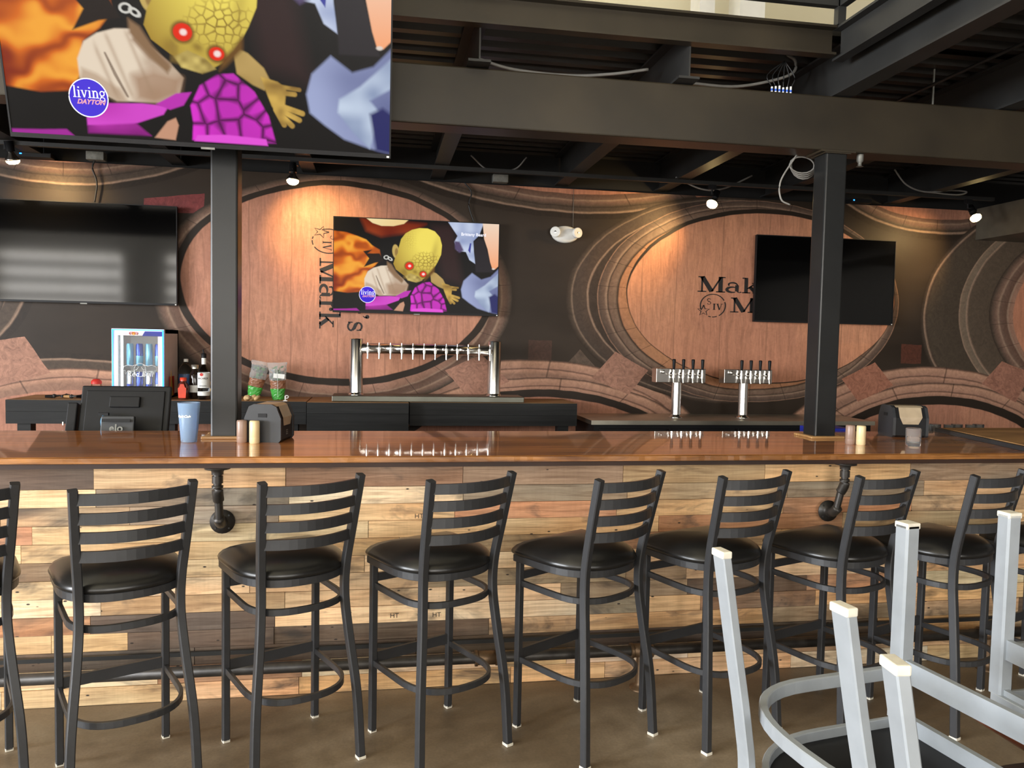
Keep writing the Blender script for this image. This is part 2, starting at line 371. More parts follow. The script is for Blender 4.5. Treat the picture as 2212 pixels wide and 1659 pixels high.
def disc(cx, cz, a, b_, stops, seams=0, soft=0.006, detail=True):
    """stops from the centre (0) to the edge (1)"""
    def fn(nt, under, pos, GX, GZ, gv, gt):
        r = radius(nt, GX, GZ, cx, cz, a, b_)
        rr = ramp(nt, r, stops).outputs[0]
        if detail: rr = mix(nt, rr, ramp(nt, gt, [(0.3, (0.6, 0.58, 0.56)), (0.65, (1.3, 1.28, 1.25))]).outputs[0], 0.5, 'MULTIPLY')
        if seams:
            ang = mth(nt, 'ARCTAN2', mth(nt, 'DIVIDE', mth(nt, 'SUBTRACT', GZ, cz), b_), mth(nt, 'DIVIDE', mth(nt, 'SUBTRACT', GX, cx), a))
            fr = mth(nt, 'FRACT', mth(nt, 'MULTIPLY', ang, seams / (2 * PI)))
            ln = mth(nt, 'LESS_THAN', mth(nt, 'ABSOLUTE', mth(nt, 'SUBTRACT', fr, 0.5)), 0.012)
            rr = mix(nt, rr, (0.03, 0.018, 0.012), mth(nt, 'MULTIPLY', ln, 0.55))
        mk = nt.nodes.new('ShaderNodeMapRange'); mk.inputs[1].default_value = 1.0; mk.inputs[2].default_value = 1.0 - soft
        nt.links.new(r, mk.inputs[0])
        return mix(nt, under, rr, mk.outputs[0])
    layer(fn)
def head(cx, cz, a, b_, base=(0.48, 0.225, 0.145), x_boards=()):
    def fn(nt, under, pos, GX, GZ, gv, gt):
        r = radius(nt, GX, GZ, cx, cz, a, b_)
        cl = ramp(nt, gv, [(0.3, tuple(q * 0.74 for q in base)), (0.55, base), (0.72, tuple(q * 1.16 for q in base))]).outputs[0]
        tn = noise(nt, vmap(nt, pos, (1.2, 1, 0.9)), 1.0, 3).outputs[0]
        cl = mix(nt, cl, ramp(nt, tn, [(0.35, (0.78, 0.74, 0.78)), (0.65, (1.06, 1.06, 1.0))]).outputs[0], 0.8, 'MULTIPLY')
        cl = mix(nt, cl, ramp(nt, gt, [(0.3, (0.84, 0.8, 0.78)), (0.6, (1.06, 1.06, 1.06))]).outputs[0], 0.6, 'MULTIPLY')
        for xb in x_boards:
            d = mth(nt, 'ABSOLUTE', mth(nt, 'SUBTRACT', GX, xb)); ln = mth(nt, 'LESS_THAN', d, 0.005)
            cl = mix(nt, cl, tuple(q * 0.5 for q in base), mth(nt, 'MULTIPLY', ln, 0.55))
        mk = nt.nodes.new('ShaderNodeMapRange'); mk.inputs[1].default_value = 1.0; mk.inputs[2].default_value = 0.992; nt.links.new(r, mk.inputs[0])
        return mix(nt, under, cl, mk.outputs[0])
    layer(fn)
def poly(pts, colr, grain=True, strength=1.0):
    """convex printed patch (the wedges between barrels)"""
    cx = sum(p[0] for p in pts) / len(pts); cz = sum(p[1] for p in pts) / len(pts)
    def fn(nt, under, pos, GX, GZ, gv, gt):
        mask = None
        for i in range(len(pts)):
            (x0, z0), (x1, z1) = pts[i], pts[(i + 1) % len(pts)]
            nx, nz = z1 - z0, x0 - x1; L = math.hypot(nx, nz); nx /= L; nz /= L; d0 = nx * x0 + nz * z0
            if nx * cx + nz * cz > d0: nx, nz, d0 = -nx, -nz, -d0
            v = mth(nt, 'LESS_THAN', mth(nt, 'ADD', mth(nt, 'MULTIPLY', GX, nx), mth(nt, 'MULTIPLY', GZ, nz)), d0)
            mask = v if mask is None else mth(nt, 'MULTIPLY', mask, v)
        cl = ramp(nt, gt, [(0.3, tuple(q * 0.55 for q in colr)), (0.6, colr), (0.8, tuple(q * 1.3 for q in colr))]).outputs[0]
        return mix(nt, under, cl, mth(nt, 'MULTIPLY', mask, strength))
    layer(fn)
DK = (0.026, 0.0175, 0.012); HOOP = (0.07, 0.049, 0.035); LINE = (0.30, 0.2, 0.14); RIM = (0.26, 0.145, 0.10); RIM2 = (0.36, 0.195, 0.135); MD = (0.12, 0.065, 0.045)
BODY = [(0.0, DK), (0.80, DK), (0.84, HOOP), (0.855, LINE), (0.865, HOOP), (0.93, HOOP), (0.945, LINE), (0.955, DK), (1.0, DK)]
RIMS = [(0.0, DK), (0.79, DK), (0.80, RIM2), (0.862, RIM), (0.872, LINE), (0.882, MD), (0.925, (0.15, 0.09, 0.065)), (0.935, LINE), (0.945, (0.2, 0.12, 0.085)), (0.97, (0.12, 0.075, 0.055)), (0.985, HOOP), (1.0, DK)]
B2R = [(0.0, DK), (0.80, (0.42, 0.2, 0.1)), (0.862, (0.40, 0.19, 0.1)), (0.87, DK), (0.885, (0.2, 0.13, 0.09)), (0.925, (0.16, 0.10, 0.07)), (0.932, DK), (0.94, LINE), (0.955, (0.14, 0.09, 0.065)), (0.99, (0.08, 0.055, 0.042)), (1.0, (0.5, 0.28, 0.18))]
LOW = [(0.0, RIM2), (0.86, RIM), (0.90, (0.44, 0.24, 0.16)), (0.912, MD), (0.922, RIM2), (0.975, (0.46, 0.26, 0.17)), (0.99, MD), (1.0, HOOP)]
# dim shapes far back
poly([(1.28, 1.6), (1.49, 1.6), (1.49, 1.42), (1.28, 1.42)], (0.11, 0.05, 0.035), strength=0.5)
poly([(4.88, 1.62), (5.1, 1.62), (5.1, 1.44), (4.88, 1.44)], (0.16, 0.05, 0.03), strength=0.6)
poly([(1.55, 1.3), (1.75, 1.52), (1.95, 1.3)], (0.16, 0.11, 0.08), strength=0.6)
poly([(-1.86, 2.65), (-1.86, 2.55), (-1.4, 2.55), (-1.4, 2.72)], (0.25, 0.05, 0.05), strength=0.8)
# upper row
disc(-2.45, 3.7, 1.62, 1.02, BODY, 0); disc(-2.45, 3.7, 1.5, 0.91, RIMS, 26); head(-2.45, 3.7, 1.4, 0.80)
disc(1.65, 3.72, 2.35, 1.06, BODY, 0); disc(1.65, 3.72, 2.2, 0.96, RIMS, 26); head(1.65, 3.72, 2.05, 0.85)
disc(5.2, 3.85, 1.65, 1.24, BODY, 0); disc(5.2, 3.8, 1.5, 1.11, RIMS, 26); head(5.2, 3.8, 1.4, 1.0)
poly([(2.76, 2.92), (2.9, 2.78), (3.3, 2.86), (3.3, 2.95)], (0.34, 0.15, 0.09))
# left edge barrel, its right side curving away
disc(-4.05, 2.05, 1.42, 1.0, BODY, 0); disc(-4.15, 2.0, 1.3, 0.93, RIMS, 26); head(-4.15, 2.0, 1.15, 0.82)
disc(6.6, 1.9, 1.54, 1.15, [(0, DK), (0.94, (0.07, 0.052, 0.036)), (0.955, (0.06, 0.042, 0.03)), (0.968, LINE), (0.975, HOOP), (1, DK)], 0)
disc(7.0, 1.95, 1.53, 1.08, [(0, DK), (0.93, (0.09, 0.065, 0.045)), (0.945, LINE), (0.95, (0.16, 0.12, 0.085)), (0.985, (0.18, 0.13, 0.09)), (0.995, LINE), (1, DK)], 0)
disc(7.4, 1.95, 1.6, 0.98, RIMS, 26); head(7.4, 1.95, 1.34, 0.82, (0.5, 0.22, 0.13))
# lower row
disc(-2.4, 0.42, 1.75, 1.0, BODY, 0); disc(-2.35, 0.40, 1.5, 0.9, LOW, 15); head(-2.35, 0.4, 1.32, 0.72)
disc(1.3, 0.46, 1.75, 0.97, LOW, 15); disc(1.42, 0.40, 1.6, 0.87, LOW, 15); disc(1.42, 0.4, 1.42, 0.765, [(0, DK), (1, DK)], 0, detail=False); head(1.42, 0.38, 1.37, 0.72)
disc(5.2, 0.36, 1.72, 1.06, LOW, 15); disc(5.3, 0.24, 1.6, 1.03, LOW, 15); disc(5.3, 0.24, 1.44, 0.9, [(0, DK), (1, DK)], 0, detail=False); head(5.3, 0.2, 1.38, 0.86)
# main row
disc(3.15, 1.985, 1.55, 0.94, [(0, DK), (0.86, (0.05, 0.035, 0.026)), (0.87, LINE), (0.878, (0.075, 0.05, 0.036)), (0.955, (0.06, 0.042, 0.032)), (0.962, (0.2, 0.14, 0.1)), (0.97, HOOP), (1, DK)], 0)
disc(-0.33, 1.95, 1.47, 0.975, RIMS, 26); disc(-0.325, 2.025, 1.32, 0.85, [(0, DK), (1, DK)], 0, detail=False)
head(-0.325, 2.03, 1.262, 0.80, (0.52, 0.25, 0.16), (-1.3, -1.05, -0.72, -0.34, 0.05, 0.34, 0.66))
disc(3.36, 1.98, 1.475, 0.92, B2R, 26); disc(3.475, 2.03, 1.32, 0.80, [(0, DK), (1, DK)], 0, detail=False)
head(3.475, 2.015, 1.31, 0.775, (0.60, 0.28, 0.16), (2.62, 2.3, 3.05, 3.5, 3.92, 4.25))
# wedges
WC = (0.40, 0.205, 0.14)
poly([(-2.95, 1.5), (-2.74, 1.53), (-2.55, 1.255), (-2.95, 1.14)], WC)
poly([(0.56, 1.314), (0.874, 1.46), (1.12, 1.23), (0.78, 1.06)], WC)
poly([(1.856, 1.27), (2.074, 1.508), (2.38, 1.335), (2.205, 1.125)], WC)
poly([(4.273, 1.296), (4.609, 1.449), (4.818, 1.237), (4.453, 1.08)], (0.38, 0.16, 0.10))
poly([(5.76, 1.261), (5.966, 1.485), (6.3, 1.38), (6.149, 1.08)], (0.36, 0.165, 0.11))
nt.links.new(state['c'], b.inputs['Base Color'])
M['mural'] = m

# ------------------------------------------------------------------ room shell
def shell(name, a, b_, mat):
    o = MB().bb(a, b_).build(name, mat); return struct(o)
shell('floor', (-9.6, -6.6, -0.1), (9.6, 7.0, 0), 'floor')
wb = struct(MB().bb((-9.6, 6.7, 0), (9.6, 6.9, 2.91)).build('wall_back', 'mural'))
shell('wall_back_upper', (-9.6, 6.78, 2.91), (9.6, 6.9, 3.24), 'void').name = 'wall_back'
shell('wall_back', (-9.6, 6.9, 3.24), (9.6, 7.05, 6.0), 'cream_wall')
shell('wall_right', (9.6, -6.6, 0), (9.75, 7.05, 6.0), 'grey_wall')
shell('ceiling', (-9.6, -6.6, 6.0), (9.75, 7.05, 6.15), 'cream_wall')
# window walls behind the camera and on the left: piers, sill and head built as one shell each
def window_wall(name, horizontal, fixed, lo, hi, spans, z0, z1):
    mb = MB(); t = 0.2
    def bx(u0, u1, a, c):
        if horizontal: mb.bb((u0, fixed, a), (u1, fixed + t, c))
        else: mb.bb((fixed, u0, a), (fixed + t, u1, c))
    bx(lo, hi, 0, z0); bx(lo, hi, z1, 6.0); u = lo
    for s0, s1 in spans: bx(u, s0, z0, z1); u = s1
    bx(u, hi, z0, z1); return struct(mb.build(name, 'grey_wall'))
FW = [(-8.5, -5.9), (-4.9, -2.3), (-1.3, 1.3), (2.3, 4.9)]; SW = [(-4.4, -2.0), (-0.8, 1.6)]
window_wall('wall_front', True, -6.6, -9.6, 9.6, FW, 0.8, 3.4)
window_wall('wall_left', False, -9.8, -6.6, 7.0, SW, 0.8, 3.4)
for k, (a, c) in enumerate(FW):
    o = struct(MB().bb((a, -6.52, 0.8), (a + .06, -6.46, 3.4)).bb((c - .06, -6.52, .8), (c, -6.46, 3.4)).bb((a, -6.52, .8), (c, -6.46, .86)).bb((a, -6.52, 3.34), (c, -6.46, 3.4)).bb(((a + c) / 2 - .02, -6.52, .8), ((a + c) / 2 + .02, -6.46, 3.4)).build('window_%d' % (k + 1), 'steel_dark'))
    MB().bb((a, -6.5, .8), (c, -6.49, 3.4)).build('pane', 'glass', o)
for k, (a, c) in enumerate(SW):
    o = struct(MB().bb((-9.72, a, 0.8), (-9.66, a + .06, 3.4)).bb((-9.72, c - .06, .8), (-9.66, c, 3.4)).bb((-9.72, a, .8), (-9.66, c, .86)).bb((-9.72, a, 3.34), (-9.66, c, 3.4)).build('window_%d' % (k + 5), 'steel_dark'))
    MB().bb((-9.7, a, .8), (-9.69, c, 3.4)).build('pane', 'glass', o)

# corrugated deck of the upper floor (over the bar, and over the right side towards the camera)
def deck(name, x0, x1, y0, y1):
    mb = MB(); ys = []; y = y0
    while y < y1:
        ys += [(y, 3.2), (y + .055, 3.2), (y + .075, 3.24), (y + .13, 3.24)]; y += .15
    vs = []; fs = []
    for y, z in ys: vs += [(x0, y, z), (x1, y, z)]
    for i in range(len(ys) - 1): fs.append((2 * i, 2 * i + 1, 2 * i + 3, 2 * i + 2))
    mb.add(vs, fs); mb.bb((x0, y0, 3.243), (x1, y1, 3.3)); return struct(mb.build(name, 'void' if 0 else 'deckmetal'))
M['deckmetal'] = plain('dark_painted_deck', (0.016, 0.0135, 0.011), 0.4, 0.0, 0.3, 3)
deck('ceiling_deck', -9.6, 9.6, 3.93, 6.9); deck('ceiling_deck', 2.47, 9.6, -6.4, 3.9)
# dark soffit at the right of the mural
tag(MB().bb((5.61, 4.12, 2.634), (6.25, 6.698, 2.93)).build('soffit_box', plain('brown_grey_soffit', (0.10, 0.085, 0.062), 0.5)), 'brown grey boxed soffit running out from the mural wall at the right', 'soffit')

# ------------------------------------------------------------------ steelwork
def ibeam(mb, x, y0, y1, z0, z1, fw=.112, ft=.012, wt=.008):
    mb.bb((x - fw / 2, y0, z0), (x + fw / 2, y1, z0 + ft)); mb.bb((x - fw / 2, y0, z1 - ft), (x + fw / 2, y1, z1)); mb.bb((x - wt / 2, y0, z0 + ft), (x + wt / 2, y1, z1 - ft)); return mb
gd = MB().box((0, 4.03, 2.79), (15, .16, .29), None, .008).build('steel_girder', 'steel_black')
tag(gd, 'deep black steel girder spanning the room above the bar, resting on both columns', 'beam')
eb = MB().bb((-8, 3.86, 3.10), (2.325, 3.875, 3.25)).bb((-8, 3.815, 3.10), (2.325, 3.86, 3.112)).bb((-8, 3.815, 3.238), (2.325, 3.86, 3.25)).build('edge_channel', 'steel_black')
tag(eb, 'black steel edge channel above the deep girder along the upper floor', 'beam')
jn = [(-3.65, 'farthest left, above the left dark screen'), (-2.62, 'above the left dark screen, second from the left'), (-1.6, 'above the blue lit cooler, hidden in part by the big television'),
      (-.58, 'directly right of the left column'), (.47, 'crossing above the left half of the long tap tower'), (1.55, 'above the twin headed emergency light'),
      (3.48, 'right of the right column'), (4.72, 'beside the rightmost spotlight')]
for x, d in jn:
    y0 = 3.875 if x < 2.4 else -6.2
    tag(ibeam(MB(), x, y0, 6.77, 2.94, 3.197).build('ceiling_joist', 'steel_dark'), 'black steel I-section joist ' + d, 'beam', 'joists under the upper floor')
tag(ibeam(MB(), 2.46, -6.2, 6.77, 2.94, 3.197).build('ceiling_joist', 'steel_dark'), 'heavy black steel joist coming towards the camera above the right column', 'beam', 'joists under the upper floor')
ec = MB().bb((2.375, -6.2, 3.08), (2.39, 3.86, 3.25)).bb((2.33, -6.2, 3.08), (2.375, 3.86, 3.092)).bb((2.33, -6.2, 3.238), (2.375, 3.86, 3.25)).build('edge_channel', 'steel_dark')
tag(ec, 'black steel edge channel running from the corner towards the camera at upper right', 'beam')
def column(x, label):
    t = thing('steel_column', label, 'column', (x, 4.012, 0))
    MB().box((0, 0, 1.318), (.125, .125, 2.636), None, .009).build('shaft', 'column', t)
    MB().box((0, 0, 2.640), (.2, .16, .01)).box((0, 0, 2.632), (.15, .15, .006)).build('top_plate', 'steel_black', t)
    mb = MB()
    for (cx, cy, sx, sy) in ((0, -.078, .20, .03), (0, .078, .20, .03), (-.078, 0, .03, .126), (.078, 0, .03, .126)): mb.box((cx, cy, 1.0865), (sx, sy, .013), None, .003)
    mb.build('base_trim', 'trimwood', t, 'light oak trim frame round the column foot on the bar'); return t
column(-.735, 'square black steel column left of the long tap tower'); column(2.437, 'square black steel column in front of the right dark screen')

# railing of the upper floor
rl = thing('upper_railing', 'black steel railing with glass on the upper floor edge', 'railing')
MB().bb((-8, 3.80, 3.34), (2.36, 3.84, 3.385)).build('bottom_rail', 'steel_dark', rl)
MB().bb((-8, 3.80, 4.2), (2.36, 3.84, 4.24)).build('top_rail', 'steel_dark', rl)
for x in (-5.6, -4.0, -2.4, -.8, .8, 2.34): MB().bb((x - .022, 3.80, 3.25), (x + .022, 3.84, 4.2)).build('post', 'steel_dark', rl)
MB().bb((2.325, -6, 3.34), (2.365, 3.80, 3.385)).build('bottom_rail', 'steel_dark', rl)
MB().bb((2.325, -6, 4.2), (2.365, 3.80, 4.24)).build('top_rail', 'steel_dark', rl)
for k in range(5): MB().bb((-5.56 + 1.6 * k, 3.816, 3.39), (-4.04 + 1.6 * k, 3.824, 4.19)).build('glass_panel', 'glass', rl)
tag(MB().bb((2.9, 6.2, 3.3), (3.12, 6.42, 6)).build('white_post', 'white'), 'white square post on the upper floor, the wider one', 'post')
tag(MB().bb((2.55, 6.2, 3.3), (2.68, 6.4, 6)).build('white_post', 'white'), 'narrow white square post on the upper floor', 'post')
# daylight upstairs
area_light('upstairs_daylight', (0, 5.4, 5.9), (0, 0, 0), 9, 1.6, 60, (1, 0.93, 0.78))

# ------------------------------------------------------------------ the lettering printed on the mural
def mural_text(fn, name):
    mb = MB(); word(mb, "Maker's", 0, 0, 1, fn); word(mb, 'Mark', 1.52, -1.26, .96, fn)
    for a0, a1 in ((-60, 20), (28, 205), (250, 262), (268, 290)):      # broken ring round the star and S IV
        P, W = arc(.72, -.86, .57, .73, a0, a1, .055, n=20); ribbon(mb, P, W, fn)
    star = []
    for i in range(11):
        a = PI / 2 + i * PI / 5; r = .36 if i % 2 == 0 else .15; star.append((.30 + .78 * r * math.cos(a), -1.2 + r * math.sin(a)))
    ribbon(mb, star, [.05] * 11, fn)
    word(mb, 'S', .42, -.80, .40, fn); word(mb, 'IV', .70, -1.13, .40, fn)
    return mb.build(name, 'black_print', wb)
H = .14
mural_text(lambda p: (2.822 + p.x * H * 1.5, 6.6985, 2.058 + p.y * H), 'lettering')
# the left barrel carries the same print turned a quarter clockwise
mural_text(lambda p: (-0.262 + p.y * H * 1.3, 6.6985, 2.50 - p.x * H * 1.246), 'lettering')

# ------------------------------------------------------------------ bar: plank front, top
BX0, BX1 = -2.8, 4.6
bf = thing('plank_clad_bar', 'bar front clad in reclaimed pallet planks of mixed browns under the glossy top', 'bar', (0, 3.485, 0))
MB().bb((BX0, .02, 0), (BX1, .16, 1.03)).build('backing_panel', 'void', bf)
cube = MB().box((0, 0, 0), (1, 1, 1)).mesh('plank'); cube.materials.append(M['plank'])
PAL = {'cream': (.62, .47, .28), 'tan': (.50, .34, .18), 'honey': (.52, .33, .16), 'grey': (.24, .185, .125), 'brown': (.24, .15, .085), 'orange': (.40, .20, .10),
       'dark': (.10, .07, .048), 'red': (.20, .085, .045), 'pale': (.58, .48, .33), 'mid': (.36, .25, .145)}
px = lambda x, row_y: onY(x, row_y, 3.485).x
rows = {0: [(-2.8, 'mid'), (px(-60, 1030), 'dark'), (px(202, 1030), 'tan'), (px(617, 1030), 'brown'), (px(1000, 1030), 'grey'), (px(1346, 1030), 'mid'), (px(1652, 1030), 'tan'), (px(1966, 1030), 'grey'), (3.6, 'mid')],
        1: [(-2.8, 'tan'), (px(-20, 1085), 'cream'), (px(207, 1085), 'grey'), (px(624, 1085), 'pale'), (px(1000, 1085), 'grey'), (px(1354, 1085), 'mid'), (px(1700, 1085), 'grey'), (px(1995, 1085), 'tan'), (3.4, 'mid')],
        2: [(-2.8, 'mid'), (px(0, 1120), 'mid'), (px(280, 1120), 'grey'), (px(602, 1120), 'tan'), (px(982, 1120), 'orange'), (px(1331, 1120), 'tan'), (px(1690, 1120), 'orange'), (px(1968, 1120), 'tan'), (3.5, 'grey')]}
order = ['cream', 'tan', 'honey', 'pale', 'grey', 'tan', 'mid', 'honey', 'brown', 'cream', 'tan', 'pale', 'dark', 'honey', 'orange', 'tan']
rng = random.Random(12); z = 1.030; r = 0
while z > 0.002:
    h = .105 if r == 0 else min(.077, z)
    if r in rows: sp = rows[r]
    else:
        sp = []; x = BX0 + rng.uniform(0, .3) - .3
        while x < BX1:
            nm = rng.choice(order)
            if r in (10,) and rng.random() < .75: nm = 'dark'
            if r == 9 and rng.random() < .5: nm = rng.choice(['grey', 'dark', 'mid'])
            if r in (4, 5, 6) and nm in ('dark',): nm = 'cream'
            sp.append((max(x, BX0), nm)); x += rng.choice((.3, .45, .6, .62, .75, .95))
    for i, (x0, nm) in enumerate(sp):
        x1 = sp[i + 1][0] if i + 1 < len(sp) else BX1
        if x1 - x0 < .03: continue
        o = bpy.data.objects.new('plank', cube); C.objects.link(o); o.parent = bf
        d = .018 + rng.uniform(0, .004)
        o.location = ((x0 + x1) / 2, .02 - d / 2, z - h / 2); o.scale = (x1 - x0 - .0022, d, h - .0022)
        c0 = PAL[nm]; mn_ = sum(c0) / 3; c0 = tuple(q * .88 + mn_ * .12 for q in c0); k = 1.24 * rng.uniform(1.0, 1.32); o.color = (c0[0] * k, c0[1] * k * rng.uniform(.96, 1.03), c0[2] * k * rng.uniform(.92, 1.05), 1)
    z -= h; r += 1
for (tx, ty) in ((852, 1330), (943, 1328), (905, 1115)):
    p = onY(tx, ty, 3.4655); text('HT', .03, 'black_print', bf, (p.x, -.021, p.z), name='stamp', extrude=.0004)
ct = thing('wooden_countertop', 'long glossy varnished red brown wooden bar top', 'counter', (0, 0, 1.08))
MB().bb((BX0, 3.352, -.028), (BX1, 4.27, 0)).build('slab', 'counter', ct)
mb = MB(); x = BX0; n = 0
ew = random.Random(3); pts = []
N = 260; L0 = []
for i in range(N + 1):
    xx = BX0 + (BX1 - BX0) * i / N; L0.append((xx, 3.343 + ew.uniform(-.0012, .0012)))
vs = []; 
for xx, yy in L0: vs += [(xx, 3.352, -.0003), (xx, yy, -.004), (xx, yy + ew.uniform(-.001, .001), -.0255), (xx, 3.352, -.0285)]
fs = [(4 * i + k, 4 * i + k + 1, 4 * i + 5 + k, 4 * i + 4 + k) for i in range(N) for k in range(3)]
MB().add(vs, fs).build('front_edge', 'counter_edge', ct, 'lighter rough golden brown front edge')
MB().bb((BX0, 3.362, -.049), (BX1, 4.25, -.0285)).build('underboard', 'subtop', ct, 'dark underboard')
# raised section of the bar at the far right
rt = thing('end_counter', 'wood topped bar section with dark steel edge at the far right end', 'counter', (0, 0, 1.081))
poly_ = [(3.36, 4.262), (3.19, 3.37), (4.6, 3.37), (4.6, 4.262)]
MB().prism(poly_, .022).build('frame', 'greyplastic', rt)
MB().prism([(3.39, 4.24), (3.225, 3.40), (4.57, 3.40), (4.57, 4.24)], .0035, Matrix.Translation((0, 0, .022))).build('wood_panel', 'backtop', rt)

# pipe brackets carrying the bar top
def bracket(x, lean, label):
    t = thing('pipe_bracket', label, 'bracket', (x, 3.345, 0)); wy = 3.4655 - 3.345
    fl = lambda mb, mt: mb.lathe([(.052, 0), (.052, .006), (.028, .008), (.024, .02), (.024, .03)], (0, 0, 0), 20, mt)
    fl(MB(), Matrix.Translation((0, .04, 1.031)) @ Matrix.Rotation(PI, 4, 'X')).build('top_flange', 'pipe', t)
    MB().tube(smooth_path([(0, .04, 1.005), (0, .04, .975), (0, .04, .95)], 3), .017, 12).lathe([(.0225, 0), (.0225, .03)], (0, .04, .965), 12).build('nipple', 'pipe', t)
    MB().tube(smooth_path([(0, .04, .955), (0, .04, .93), (lean * .15, .048, .905), (lean * .3, .055, .89)], 4), .023, 12).build('elbow', 'pipe', t)
    MB().cyl((lean * .25, .052, .9), (lean * .85, wy - .06, .80), .017).build('pipe', 'pipe', t)
    MB().tube(smooth_path([(lean * .75, wy - .07, .815), (lean * .95, wy - .045, .79), (lean, wy - .02, .785)], 4), .023, 12).build('elbow', 'pipe', t)
    f = fl(MB(), Matrix.Translation((lean, wy, .785)) @ Matrix.Rotation(PI / 2, 4, 'X')).build('wall_flange', 'pipe', t)
    mb = MB()
    for k in range(4):
        a = PI / 4 + k * PI / 2; mb.lathe([(.005, 0), (.004, .003)], (0, 0, 0), 8, Matrix.Translation((lean + .039 * math.cos(a), wy - .006, .785 + .039 * math.sin(a))) @ Matrix.Rotation(PI / 2, 4, 'X'))
    mb.build('screw', 'steel_dark', f); return t
bracket(-.655, .005, 'black iron pipe bracket under the bar top behind the second stool from the left')
bracket(2.20, -.03, 'black iron pipe bracket under the bar top at the right, beside the seventh stool')
# foot rail
fr = thing('foot_rail', 'black iron pipe foot rail with brass couplings along the foot of the bar', 'rail', (0, 3.36, 0))
MB().tube([(BX0 + .1, 0, .178), (BX1, 0, .178)], .024, 14).build('pipe', 'pipe', fr)
for x in (-2.0, .485, 1.20, 3.0):
    MB().tube([(x - .05, 0, .178), (x + .05, 0, .178)], .031, 14).lathe([(.035, 0), (.035, .012)], (0, 0, 0), 14, Matrix.Translation((x - .052, 0, .178)) @ Matrix.Rotation(PI / 2, 4, 'Y')).lathe([(.035, 0), (.035, .012)], (0, 0, 0), 14, Matrix.Translation((x + .04, 0, .178)) @ Matrix.Rotation(PI / 2, 4, 'Y')).build('coupling', 'brass', fr, 'brass coupling')
for x in (-2.0, 1.20, 3.0):
    MB().lathe([(.05, 0), (.05, .007), (.028, .01), (.022, .03), (.02, .16)], (x, 0, 0), 16).build('floor_foot', 'brass', fr, 'brass floor foot')
tag(MB().bb((BX0, 3.448, .208), (BX1, 3.4625, .226)).build('kick_strip', 'steel_dark'), 'thin black strip fixed along the planks behind the foot rail', 'strip')
